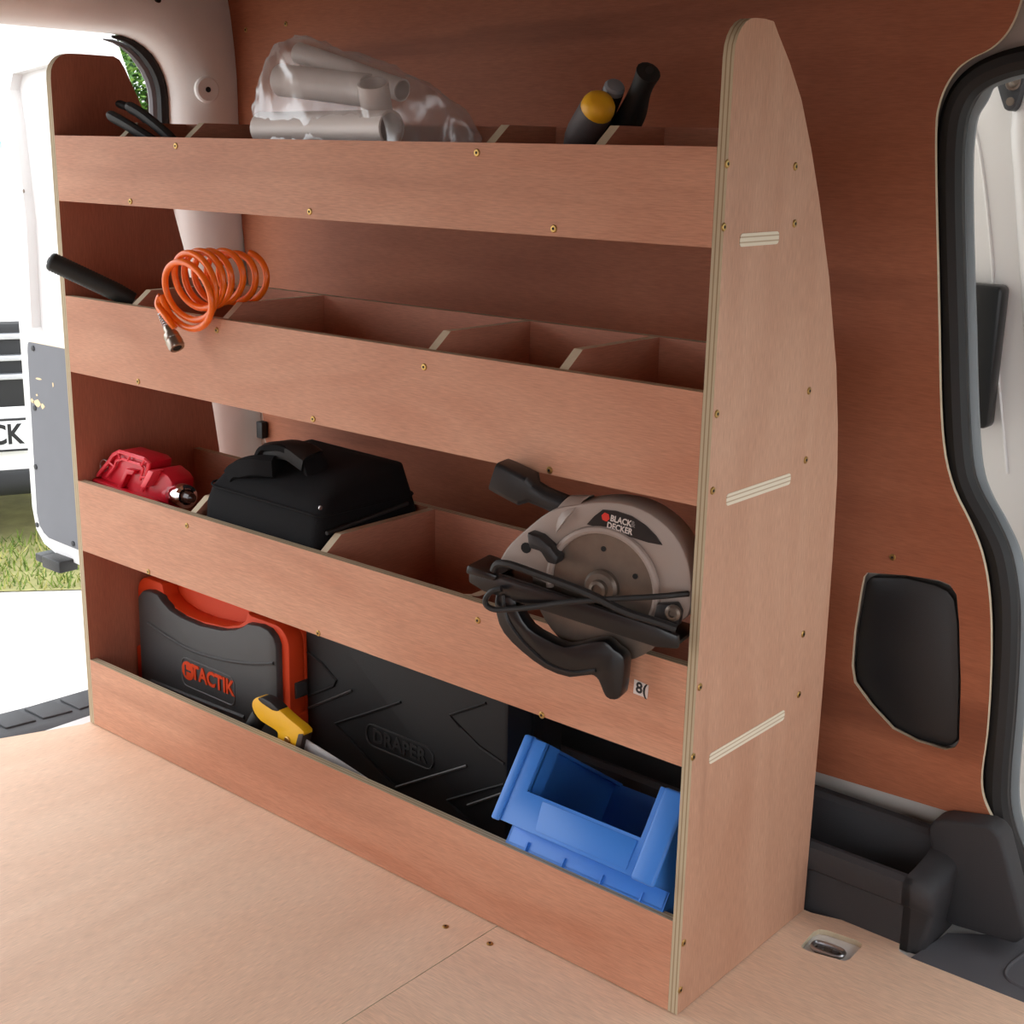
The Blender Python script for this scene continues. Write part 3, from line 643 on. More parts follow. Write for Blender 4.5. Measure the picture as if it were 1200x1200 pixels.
# ================================================================ THIRD SHELF
z3 = ZS[2]
tb = P(57, 305, 'y', -.055); lb_ = Vector((.135, .035, .692)); bb = Vector((.15, .06, z3))
hb = thing('rubber_grip_tool', 'tool with ribbed black rubber grip leaning out over the fascia', 'hand tool', bb)
d = (lb_-tb); n_ = 60; pts = [tb + d*(i/n_) for i in range(n_+1)]
rs = [.0130 + (.0008 if i % 2 else 0) for i in range(n_+1)]; rs[0] = .009; rs[1] = .0122
for i in range(n_-12, n_+1): rs[i] *= 1-(i-(n_-12))*.018
G().tube(pts, rs, 16).obj('grip', mat('ribbed_grip', srgb(28, 34, 34), .55), hb, off=bb, smooth=60)
G().lathe([(.0045, 0), (.0045, .0012), (.002, .0014)], tb, tb-lb_, 10).obj('grip_end_ring', mat('grip_ring', srgb(50, 62, 62), .6), hb, off=bb)
G().tube([lb_, Vector((.150, .050, z3+.05)), Vector((.152, .055, z3+.02))], [.009, .008, .008], 10).obj('shank', M_DKST, hb, off=bb)
G().prism(rrect(.025, z3+.002, .153, z3+.028, .006), 'y', .04, .07).obj('head', M_DKST, hb, off=bb, bevel=.003)

# coiled orange air hose with quick coupler
M_OR = mat('orange_hose', srgb(255, 116, 12), .3, coat=.3)
c0 = P(217, 345, 'y', -.022); bb = Vector((c0.x+.01, .03, .69))
ho = thing('coiled_air_hose', 'coiled orange air hose with metal coupler hanging over the fascia', 'air hose', bb)
turns = 6.7; n_ = int(turns*40); pts = []
c1 = c0 + Vector((.022, .088, 0))
for i in range(n_+1):
    t = i/n_; a = 2*math.pi*turns*t + math.pi*1.05; c = c0.lerp(c1, t); c.y = c0.y + .090*t**1.5; c.z += .020*min(1, max(0, (t-.12)/.22)); r = .0445 - .013*t + .0015*math.sin(9*t*6.28)
    wob = Vector((.003*math.sin(t*47), 0, .002*math.cos(t*39)))
    yt_ = .008*math.cos(a+.5)                                    # rings lean
    q = c + Vector((r*math.cos(a)*1.0, yt_, r*math.sin(a))) + wob
    if q.y > -.006 and q.z < .6962: q.z = .6962
    pts.append(q)
lead = [P(205, 385, 'y', -.03), P(195, 372, 'y', -.034), P(185, 358, 'y', -.032)]
ends = smooth_path(lead + [pts[0], pts[3]], 5)
G().tube(ends[:-6] + pts, .0046, 8).obj('hose', M_OR, ho, off=bb, smooth=60)
s0 = P(189, 366, 'y', -.033); s1 = P(197, 385, 'y', -.034); sc_ = []
ax = (s1-s0); L_ = ax.length; ax.normalize(); u_ = ax.orthogonal().normalized(); v_ = ax.cross(u_)
for i in range(90):
    t = i/89; a = t*2*math.pi*7; sc_.append(s0 + ax*(L_*t) + (u_*math.cos(a)+v_*math.sin(a))*.0052)
G().tube(sc_, .0009, 6).obj('spring_guard', M_STEEL, ho, off=bb)
k0 = P(196, 383, 'y', -.034); k1 = P(208, 408, 'y', -.036)
kl = (k1-k0).length
cp_ = G().lathe([(.0055, 0), (.0065, .003), (.0065, .009), (.0095, .011), (.0105, .014), (.0105, .019), (.0095, .0205), (.0112, .022), (.0112, kl-.003), (.0098, kl), (.0065, kl), (.006, kl-.008), (.001, kl-.008)], k0, k1-k0, 20).obj('coupler', mat('brushed_nickel', srgb(165, 155, 145), .3, 1), ho, off=bb)
G().lathe([(.0058, kl-.007), (.0058, kl-.0005), (.001, kl-.0005)], k0, k1-k0, 14).obj('coupler_bore', M_DARKHOLE, cp_, off=bb)

# ================================================================ SECOND SHELF
z2 = ZS[1]
# red plastic tool with chrome collar (zoom 4x, origin 90,500)
def Z4(x, y, yy, ox=90, oy=500, k=4.0): return P(ox+x/k, oy+y/k, 'y', yy)
M_RED = mat('red_plastic', srgb(200, 24, 44), .35); bb = Vector((.12, .05, z2))
rt = thing('red_hand_tool', 'red ribbed plastic tool with chrome collar lying above the second fascia', 'hand tool', bb)
bo = [(90,235),(112,206),(150,160),(172,130),(200,112),(322,150),(342,168),(338,205),(385,200),(425,232),(445,262),(440,365),(375,350)]
b2d = [Z4(x, y, .035) for x, y in bo]; b2d = [(max(.016, p.x), p.z) for p in b2d]
lowr = [(b2d[-1][0], z2+.03), (.10, z2+.001), (.03, z2+.03)]
G().prism(b2d + lowr, 'y', .035, .075).obj('body', M_RED, rt, bevel=.002, off=bb)
rim = [Z4(x, y, .031) for x, y in ((95,228),(150,165),(172,132),(202,116),(322,152),(340,170),(320,268),(308,300))]
for p in rim: p.x = max(p.x, .018)
G().tube(rim, .0032, 6).obj('rim', mat('red_edge', srgb(226, 60, 74), .35), rt, off=bb)
rim2 = [Z4(x, y, .031) for x, y in ((140,235),(175,190),(186,160),(215,152),(300,178),(312,195),(298,250))]
G().tube(rim2, .0022, 6).obj('inner_rim', MATS['red_edge'], rt, off=bb)
for a in (((150,165),(178,190)), ((190,118),(205,152)), ((255,132),(240,158)), ((322,152),(302,180)), ((330,236),(300,238))):
    G().tube([Z4(*a[0], .030), Z4(*a[1], .030)], .0018, 6).obj('rib', MATS['red_edge'], rt, off=bb)
p = [Z4(x, y, .030) for x, y in ((195,285),(240,195),(280,205),(270,225),(245,222),(215,290))]
G().prism([(q.x, q.z) for q in p], 'y', .026, .036).obj('block', M_RED, rt, bevel=.001, off=bb)
p = [Z4(x, y, .030) for x, y in ((322,276),(362,200),(386,206),(345,282))]
G().prism([(q.x, q.z) for q in p], 'y', .020, .040).obj('fin', MATS['red_edge'], rt, bevel=.001, off=bb)
p = [Z4(x, y, .030) for x, y in ((70,260),(92,238),(378,348),(380,372))]
G().prism([(max(.015, q.x), q.z) for q in p], 'y', .022, .040).obj('foot_rail', M_RED, rt, bevel=.002, off=bb)
rg = [Z4(128+18*math.cos(t), 182+28*math.sin(t), .034) for t in [i*.3927 for i in range(16)]]
for p in rg: p.x = max(p.x, .017)
G().tube(rg, .0012, 6, closed=True).obj('wire_ring', M_STEEL, rt, off=bb)
k0 = Z4(430, 305, .055); k1 = Z4(520, 330, .040); kd = k1-k0; kl = kd.length
G().lathe([(.016, -.006), (.0175, 0), (.0175, kl*.35), (.0155, kl*.4)], k0, kd, 20).obj('neck', M_RED, rt, off=bb)
G().lathe([(.0150, kl*.38), (.0185, kl*.45), (.0190, kl*.8), (.0175, kl*.92), (.0125, kl*.94), (.0115, kl*.7), (.001, kl*.7)], k0, kd, 24).obj('chrome_collar', mat('chrome', srgb(235, 235, 238), .06, 1), rt, off=bb)
G().lathe([(.011, kl*.71), (.010, kl*1.0), (.007, kl*1.22), (.001, kl*1.25)], k0, kd, 12).obj('nozzle', mat('dark_lens', srgb(50, 30, 24), .15), rt, off=bb)

# black soft tool bag
M_CLOTH = mat('black_nylon', srgb(22, 22, 24), .85, bump=.6, spec=.2, bscale=1200)
bb = Vector((.41, .12, z2)); tb_ = thing('tool_bag', 'black soft nylon tool bag with carry handle in a shelf compartment', 'bag', bb)
x0, x1 = .296, .546
def bag_ring(z, ins, yf, yk):
    r = .018; pts = rrect(x0+ins, yf, x1-ins, yk, r, 4)
    return [Vector((x, y, z + .010*noise.noise(Vector((x*16, y*16, z*10)))*(0 if z < z2+.01 else 1))) for x, y in pts]
rings = [bag_ring(z2+.0015, .006, .020, .205), bag_ring(z2+.010, .001, .016, .210), bag_ring(z2+.07, .0, .016, .211), bag_ring(z2+.115, .002, .020, .210), bag_ring(z2+.137, .006, .028, .206)]
# top rises to the back
top1 = [Vector((v.x, v.y, v.z + .012 + .034*((v.y-.02)/.19))) for v in bag_ring(z2+.137, .016, .042, .198)]
top2 = [Vector((v.x, v.y, v.z + .015 + .040*((v.y-.02)/.19))) for v in bag_ring(z2+.138, .05, .085, .17)]
rings += [top1, top2]
G().loft(rings).obj('body', M_CLOTH, tb_, off=bb, smooth=70)
e = [Vector((v.x, v.y, v.z)) for v in bag_ring(z2+.1385, .005, .0265, .207)]
G().tube(e, .0017, 6, closed=True).obj('piping', M_CLOTH, tb_, off=bb)
hz = z2+.165
def strap(path, wd, th, name):
    c = smooth_path(path, 6); rings = []
    for i, p in enumerate(c):
        t = (c[min(i+1, len(c)-1)]-c[max(i-1, 0)]).normalized(); s_ = Vector((.25, .97, 0)); s_ = (s_-t*s_.dot(t)).normalized(); n2 = t.cross(s_)
        rings.append([p+s_*wd+n2*th, p+s_*wd*.6+n2*th*1.5, p-s_*wd*.6+n2*th*1.5, p-s_*wd+n2*th, p-s_*wd-n2*th, p-s_*wd*.6-n2*th*1.4, p+s_*wd*.6-n2*th*1.4, p+s_*wd-n2*th])
    return G().loft(rings).obj(name, M_RUB if name == 'grip_sleeve' else M_CLOTH, tb_, off=bb, smooth=60)
hpx = [((303,566), .065), ((310,545), .072), ((318,528), .080), ((340,524), .090), ((364,536), .10), ((374,562), .10), ((380,590), .095)]
strap([P(*a, 'y', v) for a, v in hpx], .018, .004, 'handle_strap')
hpx = [((318,530), .085), ((332,527), .090), ((350,530), .096), ((366,540), .10)]
strap([P(*a, 'y', v) for a, v in hpx], .021, .0085, 'grip_sleeve')
fl_ = [P(x, y, 'y', v) for x, y, v in ((281,562,.06),(290,552,.065),(308,546,.07),(328,546,.08))]
strap(fl_, .024, .011, 'side_pocket')
q = P(375, 595, 'x', x1+.001); G().lathe([(.003, 0), (.003, .0015), (.001, .002)], q, (1, 0, 0), 10).obj('rivet', M_STEEL, tb_, off=bb)
zp = [Vector((x1+.0015, y, z2+.118+.012*((y-.03)/.15))) for y in (.03, .06, .10, .14, .18)]
G().tube(zp, .003, 6).obj('zip', M_RUB, tb_, off=bb)

# circular saw, front edge resting on the second fascia, lower guard hanging in front of it
ya = math.radians(12); sx_ = Vector((math.cos(ya), math.sin(ya), 0)); sn = Vector((math.sin(ya), -math.cos(ya), 0))     # across, towards viewer
SO = Vector((.84, -.055, .45)); hub = PP(698, 692, SO, sn)
base = Vector((hub.x, hub.y, .4075))
cs = thing('circular_saw', 'grey circular saw with black guard and dust spout sitting over the second fascia', 'circular saw', base, (0, 0, ya))
hz_ = hub.z-.4075
def sw(x, y, dep=0.0):
    """zoom pixel (3.75x, origin 530,530) -> local (x, z) on the saw plane, dep towards viewer"""
    p = PP(530+x/3.75, 530+y/3.75, SO+sn*dep, sn) - base
    return (p.dot(sx_), p.z)
M_SAWG = mat('saw_grey', srgb(158, 143, 134), .42, var=.06, vscale=40)
go = [(205,480),(235,425),(285,372),(340,325),(395,280),(455,248),(540,232),(640,219),(740,224),(830,250),(910,298),(975,362),(1020,440),(1045,530),(1050,640),(1035,720),(960,770)]
gpts = [(p.x, p.y) for p in smooth_path([Vector((*sw(*a), 0)) for a in go], 2)]
hc = sw(660, 590); hr = .0575
arc = [(hc[0]+hr*math.cos(t), hc[1]+hr*math.sin(t)) for t in [math.radians(-40+232*i/30) for i in range(31)]]
G().prism(gpts+arc, 'y', .0, .042).obj('upper_guard', M_SAWG, cs, bevel=.003)
rr = [(hc[0]+(hr+.004)*math.cos(t), -.0012, hc[1]+(hr+.004)*math.sin(t)) for t in [math.radians(-38+228*i/40) for i in range(41)]]
G().tube(rr, .0042, 8).obj('guard_ring', M_SAWG, cs)
bl = G().lathe([(.083, 0), (.083, .0022), (.012, .0025)], (hc[0], .003, hc[1]), (0, -1, 0), 48).obj('blade', M_DKST, cs)
hb_ = sw(630, 612)
G().lathe([(.019, 0), (.019, .006), (.016, .009), (.010, .0095), (.0095, .015), (.006, .016), (.0055, .013), (.001, .013)], (hc[0], .001, hc[1]), (0, -1, 0), 24).obj('arbor_nut', M_DKST, bl)
for a in ((664, 425), (803, 546)):
    p = sw(*a); G().lathe([(.003, 0), (.003, .0006), (.001, .0006)], (p[0], .0006, p[1]), (0, -1, 0), 10).obj('blade_hole', M_DARKHOLE, bl)
# badge
bd = [(592,316),(625,280),(662,252),(720,258),(790,282),(850,322),(895,368),(922,408),(860,396),(740,358)]
bdp = [sw(*a, .001) for a in bd]
bg_ = G().prism(bdp, 'y', -.0016, .001).obj('badge', mat('badge_black', srgb(16, 16, 18), .35), cs)
p0, p1 = sw(690, 300), sw(800, 332); ang = (p1[0]-p0[0], 0, p1[1]-p0[1])
Mi = mat('badge_print', srgb(205, 196, 190), .5)
def bt_(body, a, size, nm, mt, sxx=.84):
    q = sw(*a); text(nm, body, size, frame((q[0], -.0018, q[1]), (ang[0], 0, ang[2]), (0, 0, 1)), mt, bg_, depth=.0001, sx=sxx)
bt_('BLACK', (744, 301), .0092, 'lettering', Mi); bt_('&', (797, 316), .0092, 'lettering', mat('badge_dim', srgb(110, 106, 104), .5)); bt_('DECKER', (738, 334), .0092, 'lettering', Mi)
q = sw(677, 283); G().lathe([(.0048, 0), (.0048, .0003), (.001, .0003)], (q[0], -.0016, q[1]), (0, -1, 0), 6).obj('emblem', mat('badge_red', srgb(205, 40, 24), .5), bg_)
# dust spout
M_SP = M_BLK; a = Vector((sw(455, 255)[0], .022, sw(455, 255)[1])); b = Vector((sw(370, 215)[0], .020, sw(370, 215)[1])); c = Vector((sw(320, 190)[0], .020, sw(320, 190)[1])); d = Vector((sw(170, 110)[0], .018, sw(170, 110)[1]))
ax = (d-a).normalized(); u1 = Vector((ax.z, 0, -ax.x)); v1 = Vector((0, 1, 0)); rings = []
for p, hu, hv, pw in ((a, .0125, .0125, 1), (b, .012, .012, 1), (c, .0125, .013, .8), (c.lerp(d, .16), .0180, .0175, .4), (c.lerp(d, .8), .0175, .017, .35), (d, .0168, .0165, .35)):
    rings.append([p + u1*hu*math.copysign(abs(math.cos(t))**pw, math.cos(t)) + v1*hv*math.copysign(abs(math.sin(t))**pw, math.sin(t)) for t in [2*math.pi*i/24 for i in range(24)]])
G().loft(rings).obj('dust_spout', M_SP, cs, smooth=40)
G().tube([Vector((sw(500, 300)[0], .022, sw(500, 300)[1])), a+ax*.002], [.030, .0145], 18).obj('spout_neck', M_SAWG, cs)
# depth lever and front bracket
kp = [(340,345),(395,365),(445,410),(480,455),(470,490),(430,480),(400,430),(350,415),(345,385)]
G().prism([sw(*a, .008) for a in kp], 'y', -.016, .002).obj('retract_lever', M_BLK, cs, bevel=.003)
q = sw(325, 420); G().lathe([(.006, 0), (.006, .001), (.001, .001)], (q[0], .0, q[1]), (0, -1, 0), 12).obj('slot', M_DARKHOLE, cs)
# shoe
l0, l1_ = sw(100, 540, .02), sw(1000, 842, .02)
dv_ = Vector((l1_[0]-l0[0], 0, l1_[1]-l0[1])); tilt = math.atan2(dv_.z, dv_.x)
zt0 = max(l0[1], .003); zt1 = max(l1_[1], .003)
def shoe_pt(t, up): return (l0[0] + (l1_[0]-l0[0])*t, zt0 + (zt1-zt0)*t + up)
G().prism([shoe_pt(0, -.001), shoe_pt(1, -.001), shoe_pt(1, .0035), shoe_pt(0, .0035)], 'y', -.02, .03).obj('shoe', M_BLKG, cs, bevel=.001)
G().prism([shoe_pt(-.02, -.008), shoe_pt(.06, -.013), shoe_pt(.9, -.010), shoe_pt(1.0, -.004), shoe_pt(1, .010), shoe_pt(.9, .012), shoe_pt(.1, .012), shoe_pt(-.02, .008)], 'y', -.026, -.019).obj('shoe_lip', M_BLKG, cs, bevel=.002)
G().prism([shoe_pt(-.03, .002), shoe_pt(.12, .004), shoe_pt(.14, .012), shoe_pt(-.02, .013)], 'y', -.03, .02).obj('shoe_front', M_BLKG, cs, bevel=.003)
# lower guard with finger lever
lg = [(215,605),(290,605),(318,690),(360,755),(430,800),(520,838),(620,818),(690,812),(735,850),(778,885),(778,960),(765,1050),(735,1072),(695,1058),(672,1005),(640,962),(540,974),(430,935),(330,862),(250,780),(218,700)]
lgp = [(p.x, p.y) for p in smooth_path([Vector((*sw(*a, .012), 0)) for a in lg], 2, True)]
lg_ = G().prism(lgp, 'y', -.026, -.006).obj('lower_guard', M_BLKG, cs, bevel=.004)
rim = smooth_path([Vector((sw(*a, .02)[0], -.026, sw(*a, .02)[1])) for a in ((235,620),(250,720),(300,800),(345,850),(430,922),(540,960),(640,950))], 4)
G().tube(rim, .0022, 6).obj('guard_rib', M_BLK, lg_)
# power cord looped round the shoe
cd1 = [(1036,622,.001),(985,626,.012),(930,632,.026),(800,640,.034),(650,648,.036),(500,660,.036),(380,678,.035),(260,690,.034),(190,692,.034),(150,672,.034),(148,640,.034),(175,610,.034),(215,600,.033)]
G().tube(smooth_path([Vector((sw(x, y, dd)[0], -dd, sw(x, y, dd)[1])) for x, y, dd in cd1], 4), .0032, 8).obj('power_cord', M_RUB, cs)
cd2 = [(180,520,.03),(200,490,.031),(260,495,.033),(400,545,.034),(550,600,.036),(640,640,.038),(760,700,.036),(900,745,.034),(985,775,.03)]
G().tube(smooth_path([Vector((sw(x, y, dd)[0], -dd, sw(x, y, dd)[1])) for x, y, dd in cd2], 4), .0042, 8).obj('power_cord', M_RUB, cs)
# bevel bracket with bolt at the rear of the shoe
bk = [(905,665),(990,660),(1010,700),(1000,760),(880,755)]
G().prism([sw(*a, .006) for a in bk], 'y', -.010, .0).obj('bevel_bracket', M_BLK, cs, bevel=.002)
q = sw(970, 706, .012); G().lathe([(.0085, 0), (.0085, .004), (.006, .006), (.004, .006), (.0035, .003), (.001, .003)], (q[0], -.010, q[1]), (0, -1, 0), 16).obj('bolt', M_DKST, cs)
# hidden side: motor and rear handle
G().lathe([(.040, 0), (.045, .01), (.045, .085), (.036, .10), (.02, .104)], (hc[0]-.01, .04, hc[1]+.012), (0, 1, 0), 24).obj('motor_housing', M_BLK, cs)
hp = smooth_path([Vector((hc[0]+.03, .105, hc[1]+.03)), Vector((hc[0]+.0, .11, hc[1]+.055)), Vector((hc[0]-.045, .112, hc[1]+.052)), Vector((hc[0]-.085, .10, hc[1]+.025)), Vector((hc[0]-.085, .075, hc[1]+.0))], 5)
G().tube(hp, .014, 12).obj('rear_handle', M_BLK, cs)

# ================================================================ BOTTOM ROW (standing on the van floor)
# grey and orange power tool case: zoom 3x, origin 90,640
YF = .085
def tz(x, y, yy=YF): p = P(90+x/3, 640+y/3, 'y', yy); return (p.x, p.z)
M_ORC = mat('orange_case', srgb(212, 66, 24), .55, spec=.3); M_CASE = mat('case_charcoal', srgb(64, 63, 63), .5, bump=.3, bscale=1100)
bb = Vector((.19, .14, 0)); tc1 = thing('power_tool_case', 'charcoal and orange plastic tool case standing behind the bottom fascia', 'tool case', bb)
xl = .0170; xr = tz(735, 400)[0]; ztop = .236
rr_ = rrect(xl, .002, xr, ztop, .03, 6); nt_ = [tz(*a, YF+.006) for a in ((600,230),(592,262),(568,278),(520,282),(440,264),(375,236),(335,208),(308,175),(300,140))]
shf = rr_[:7] + [(nt_[0][0]+.006, ztop)] + nt_ + [(nt_[-1][0]-.004, ztop)] + rr_[7:]
G().prism(shf, 'y', YF+.006, .120).obj('shell', M_ORC, tc1, bevel=.003, off=bb)
G().prism(rr_, 'y', .120, .182).obj('rear_shell', M_ORC, tc1, bevel=.004, off=bb)
fo = [(224,175),(240,154),(268,156),(292,168),(308,192),(335,222),(375,248),(440,276),(520,293),(568,290),(592,280),(607,270),(650,277),(680,292),(700,318),(710,350)]
fp = [tz(*a) for a in fo]; fp = [(max(a, .026+.0002*i), b) for i, (a, b) in enumerate(fp)]
fp += [(fp[-1][0]-.001, .02), (fp[-1][0]-.012, .010), (.040, .010), (.030, .02)]
G().prism(fp, 'y', YF-.006, YF+.012).obj('front_shell', M_CASE, tc1, bevel=.004, off=bb)
YE = YF-.0065
rd_ = smooth_path([Vector((tz(*a, YE)[0], YE, tz(*a, YE)[1])) for a in ((250,270),(275,288),(330,325),(400,365),(480,392),(560,408),(630,414),(692,412))], 5)
G().tube(rd_, .0028, 6).obj('swage_line', M_CASE, tc1, off=bb)
lo_ = smooth_path([Vector((tz(*a, YE)[0], YE, tz(*a, YE)[1])) for a in ((262,474),(330,500),(450,548),(590,602))], 4)
G().tube(lo_, .0035, 6).obj('swage_line', M_CASE, tc1, off=bb)
for x0_, z0_, z1_ in ((xl, .035, .115), (xr-.022, .03, .10)):
    G().prism(rrect(x0_-.002, z0_, x0_+.024, z1_, .005), 'y', YF-.001, .145).obj('latch', M_ORC, tc1, bevel=.003, off=bb)
G().prism(rrect(xr-.003, .125, xr+.004, .150, .003), 'y', .100, .130).obj('hinge_knuckle', M_CASE, tc1, bevel=.001, off=bb)
# handle across the scoop, set back
hs = smooth_path([Vector((tz(300, 150)[0], YF+.055, ztop-.006)), Vector((tz(360, 150)[0], YF+.05, ztop+.022)), Vector((tz(520, 200)[0], YF+.05, ztop+.024)), Vector((tz(590, 240)[0], YF+.055, ztop-.006))], 5)
G().tube(hs, .009, 10).obj('carry_handle', M_CASE, tc1, off=bb)
# scooped orange wall under the handle
sc = [tz(*a, YF+.004) for a in ((290,125),(308,185),(335,216),(375,242),(440,271),(520,288),(568,285),(603,262),(615,240))]
# name plate
pl0, pl1 = tz(372, 385, YE), tz(552, 540, YE); pa, pb = tz(368, 395, YE), tz(366, 478, YE); pc_, pd_ = tz(552, 455, YE), tz(552, 535, YE)
pth = [Vector((x, YE+.0002, z)) for x, z in rrect(pa[0], pb[1]-.002, pc_[0], pa[1]+.004, .012, 4)]
G().tube(pth, .0013, 6, closed=True).obj('plate_rim', mat('case_light_grey', srgb(95, 94, 94), .45), tc1, off=bb)  # rim in a lighter grey than the front shell
lc = tz(478, 472, YE); l0_, l1__ = tz(420, 455, YE), tz(540, 492, YE)
text('lettering', 'TACTIK', .0335, frame(Vector((lc[0], YE-.0004, (l0_[1]+l1__[1])/2))-bb, (1, 0, 0), (0, 0, 1)), M_ORC, tc1, depth=.0008, sx=.90)
lg0 = tz(391, 438, YE)
G().lathe([(.0155, 0), (.0155, .001), (.013, .0012)], Vector((lg0[0], YE+.0005, lg0[1])), (0, -1, 0), 24).obj('emblem', M_ORC, tc1, off=bb)
G().box((lg0[0]-.007, YE-.0012, lg0[1]-.009), (lg0[0]-.004, YE-.0002, lg0[1]+.009)).box((lg0[0]-.006, YE-.0012, lg0[1]-.0015), (lg0[0]+.008, YE-.0002, lg0[1]+.0015)).obj('emblem_cut', M_CASE, tc1, off=bb, smooth=0)

# black case with embossed chevrons: zoom 4x, origin 350,730
YB = .120
def dz(x, y, yy=YB): p = P(350+x/4, 730+y/4, 'y', yy); return Vector((p.x, yy, p.z))
xa, xb = xr+.004, dz(980, 500).x
M_BC = mat('case_black', srgb(26, 25, 25), .55, bump=.2, bscale=1000, spec=.3)
bb = Vector(((xa+xb)/2, YB+.05, 0)); dc = thing('black_tool_case', 'large black plastic case with embossed chevrons standing behind the bottom fascia', 'tool case', bb)
G().prism(rrect(xa, .002, xb, .286, .012, 4), 'y', YB, YB+.115).obj('shell', M_BC, dc, bevel=.003, off=bb)
for pl__ in (((30,130),(110,190),(178,270),(165,295),(30,335)), ((480,370),(330,420),(175,470),(240,540),(330,640),(460,768)), ((880,375),(712,430),(760,490),(850,580),(965,660)), ((975,760),(700,830),(760,890),(830,960))):
    pts = [dz(*a) for a in pl__]; pts = [Vector((max(q.x, xa+.004), YB-.0005, max(.01, q.z))) for q in pts]
    pts = [Vector((min(q.x, xb-.004), q.y, q.z)) for q in pts]
    G().tube(pts, .0022, 6).obj('chevron_ridge', M_BC, dc, off=bb)
for a, b in (((25,388),(250,316)), ((460,768),(790,668)), ((795,853),(975,800))):
    p0, p1 = dz(*a), dz(*b); p0.x = max(p0.x, xa+.004); p1.x = min(p1.x, xb-.004); p0.y = p1.y = YB-.001
    G().tube([p0, p1], .0020, 6).obj('chevron_ridge', mat('case_black_lighter', srgb(60, 58, 56), .4), dc, off=bb)  # these ridges are a lighter grey than the shell
a0, a1 = dz(325, 510), dz(620, 640); m0 = dz(472, 578)
hw = abs(a1.x-a0.x)/2+.004; hh = .0165
pth = [Vector((x, YB-.0008, z)) for x, z in rrect(m0.x-hw, m0.z-hh, m0.x+hw, m0.z+hh, .014, 4)]
G().tube(pth, .0014, 6, closed=True).obj('label_rim', mat('case_black_rim', srgb(40, 39, 38), .45), dc, off=bb)
text('lettering', 'DRAPER', .029, frame(Vector((m0.x, YB-.0006, m0.z))-bb, (1, 0, 0), (0, 0, 1)), MATS['case_black_rim'], dc, depth=.0008, sx=1.0)
G().box((xb-.001, YB+.05, .004), (xb+.004, YB+.065, .28)).obj('case_seam', M_BLKG, dc, off=bb)

# hand saw leaning in the bottom tray: zoom 12x, origin 270,810
YS = .018
def hz2(x, y, yy=YS): p = P(270+x/12, 810+y/12, 'y', yy); return (p.x, p.z)
M_YH = mat('saw_yellow', srgb(222, 168, 20), .4)
bb = Vector((.44, .045, 0)); hsw = thing('hand_saw', 'hand saw with yellow and black handle standing behind the bottom fascia', 'hand saw', bb)
ho_ = [(305,190),(318,135),(345,105),(375,90),(440,95),(560,160),(640,228),(690,272),(780,355),(880,440),(960,505),(1028,572),(1030,600),(1015,650),(880,960),(700,900),(640,860),(655,720),(668,620),(655,568),(600,525),(520,475),(420,410),(350,320),(318,255)]
hp_ = [(p.x, p.y) for p in smooth_path([Vector((*hz2(*a), 0)) for a in ho_], 2, True)]
G().prism(hp_, 'y', YS, YS+.016).obj('handle', M_YH, hsw, bevel=.0035, off=bb)
gi = [hz2(*a, YS-.0005) for a in ((385,92),(450,92),(560,150),(640,225),(690,278),(650,285),(590,270),(520,225),(440,170),(395,125))]
G().prism(gi, 'y', YS-.0012, YS+.0172).obj('thumb_grip', M_RUB, hsw, bevel=.002, off=bb)
q = hz2(805, 690, YS); G().lathe([(.0058, 0), (.0058, .0016), (.0042, .0022), (.0028, .0014), (.001, .0014)], (q[0], YS, q[1]), (0, -1, 0), 16).obj('handle_screw', M_BRASS, hsw, off=bb)
fr0 = hz2(1000, 620); fr1 = hz2(880, 900)
G().prism([hz2(960,600), hz2(1030,600), hz2(960,930), hz2(880,900)], 'y', YS-.001, YS+.017).obj('ferrule', mat('saw_dark_edge', srgb(46, 30, 22), .5), hsw, bevel=.001, off=bb)
kb = [P(352, 862, 'y', YS+.008), P(400, 892, 'y', YS+.008), P(445, 922, 'y', YS+.008), P(500, 960, 'y', YS+.008)]
bp_ = [(q.x, q.z) for q in kb] + [(kb[-1].x-.01, .035), (kb[0].x-.02, .022), (kb[0].x-.015, .075)]
G().prism(bp_, 'y', YS+.0075, YS+.009).obj('blade', mat('saw_steel', srgb(190, 187, 186), .5, .15, var=.12, vscale=50), hsw, off=bb, smooth=0)
tk = [Vector((hz2(*a, YS+.008)[0], YS+.012, hz2(*a, YS+.008)[1])) for a in ((400,330),(330,450),(240,620),(180,760))]
G().tube(smooth_path(tk, 4), .0125, 12, flat=.8).obj('rear_grip', M_RUB, hsw, off=bb)

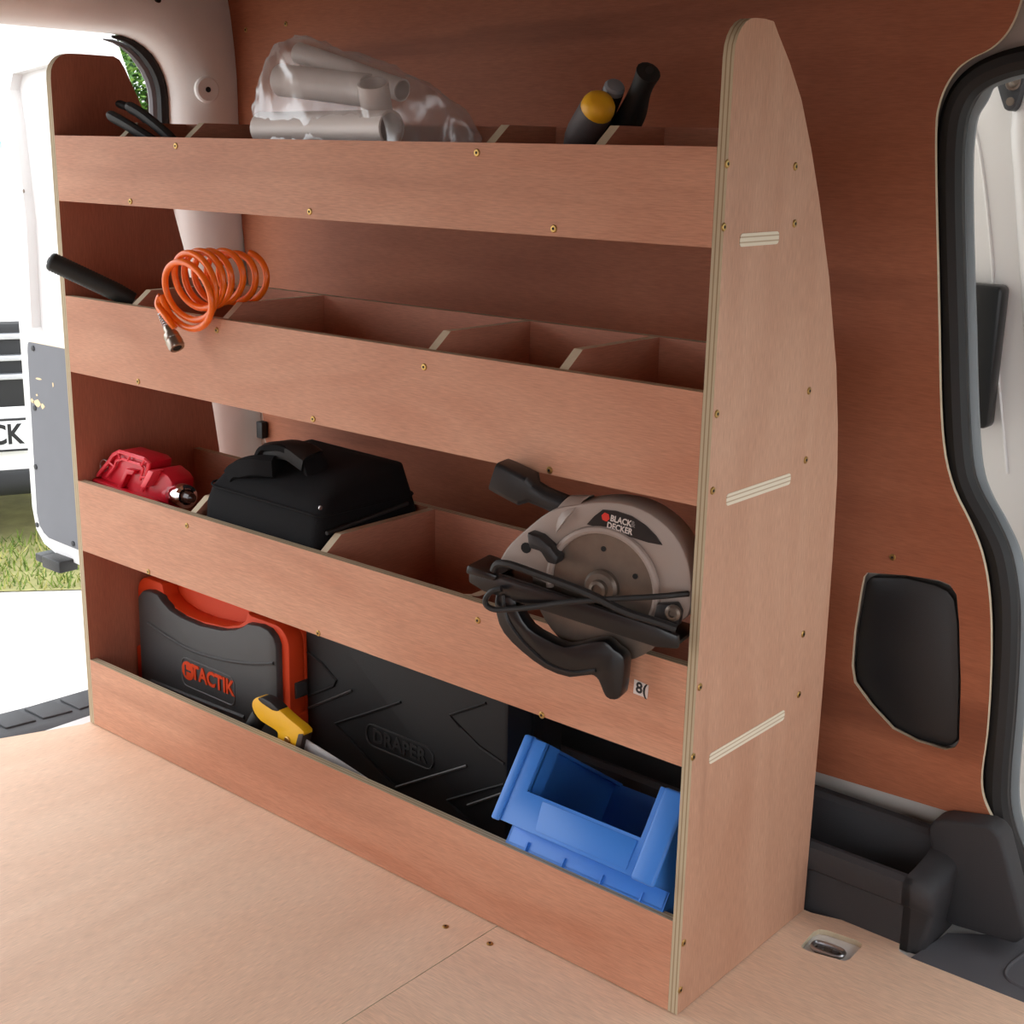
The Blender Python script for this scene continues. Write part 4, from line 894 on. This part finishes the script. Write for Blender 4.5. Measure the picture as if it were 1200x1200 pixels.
# blue picking bin tipped back on the bottom fascia
th = math.radians(35); BW = .226
bo_ = Vector((.884, .006, .1135))
bn = thing('storage_bin', 'blue plastic picking bin tipped back on the bottom fascia', 'storage bin', bo_, (-th, 0, 0))
M_BLUE = mat('blue_plastic', srgb(56, 126, 214), .38)
Lb = .185; Hb = .124; uf = -.041; wt = .0028
prof = [(0, 0), (Lb, 0), (Lb, Hb), (uf+.004, Hb), (uf, .022), (0, .022)]
for x0_ in (0, BW-wt):
    G().prism(prof, 'x', x0_, x0_+wt).obj('side_wall', M_BLUE, bn)
G().box((wt, 0, 0), (BW-wt, Lb, wt)).box((wt, Lb-wt, 0), (BW-wt, Lb, Hb)).obj('floor_and_back', M_BLUE, bn)
G().prism([(0, 0), (0, .030), (.0035, .030), (.0035, 0)], 'x', 0, BW).box((0, uf, .022), (BW, 0, .0245)).obj('front_wall', M_BLUE, bn, bevel=.001)
G().prism([(0, .022), (BW, .022), (BW, Hb), (BW-.034, Hb), (BW-.034, .064), (.030, .064), (.030, Hb), (0, Hb)], 'y', uf-.002, uf+.0015).obj('front_frame', M_BLUE, bn, bevel=.0008)
G().prism([(BW-.026, .020), (BW+.004, .020), (BW+.004, Hb+.001), (BW-.026, Hb+.001)], 'y', uf-.008, uf-.001).obj('stacking_post', M_BLUE, bn, bevel=.004, seg=3)
G().prism([(-.002, .020), (.010, .020), (.010, Hb+.001), (-.002, Hb+.001)], 'y', uf-.005, uf-.001).obj('stacking_post', M_BLUE, bn, bevel=.002)
G().box((wt, uf+.004, .0245), (.030, uf+.006, Hb)).obj('inner_web', M_BLUE, bn)
G().box((BW-.034, uf+.004, .0245), (BW-wt, uf+.03, Hb)).obj('inner_web', M_BLUE, bn)
G().box((.028, uf+.001, .066), (.030, uf+.03, Hb)).obj('inner_web', M_BLUE, bn)
G().prism([(.062, .026), (.19, .026), (.19, .060), (.056, .060)], 'y', uf-.0032, uf-.002).obj('label_holder', M_BLUE, bn, bevel=.0005)
for x_ in (.03, .085, .14, .195):
    G().box((x_, -.003, -.0), (x_+.0022, .0, .011)).obj('rib', M_BLUE, bn)
G().box((-.002, uf, Hb-.002), (.012, Lb, Hb+.002)).obj('rim', M_BLUE, bn, bevel=.001)
G().box((BW-.012, uf, Hb-.002), (BW+.002, Lb, Hb+.002)).obj('rim', M_BLUE, bn, bevel=.001)
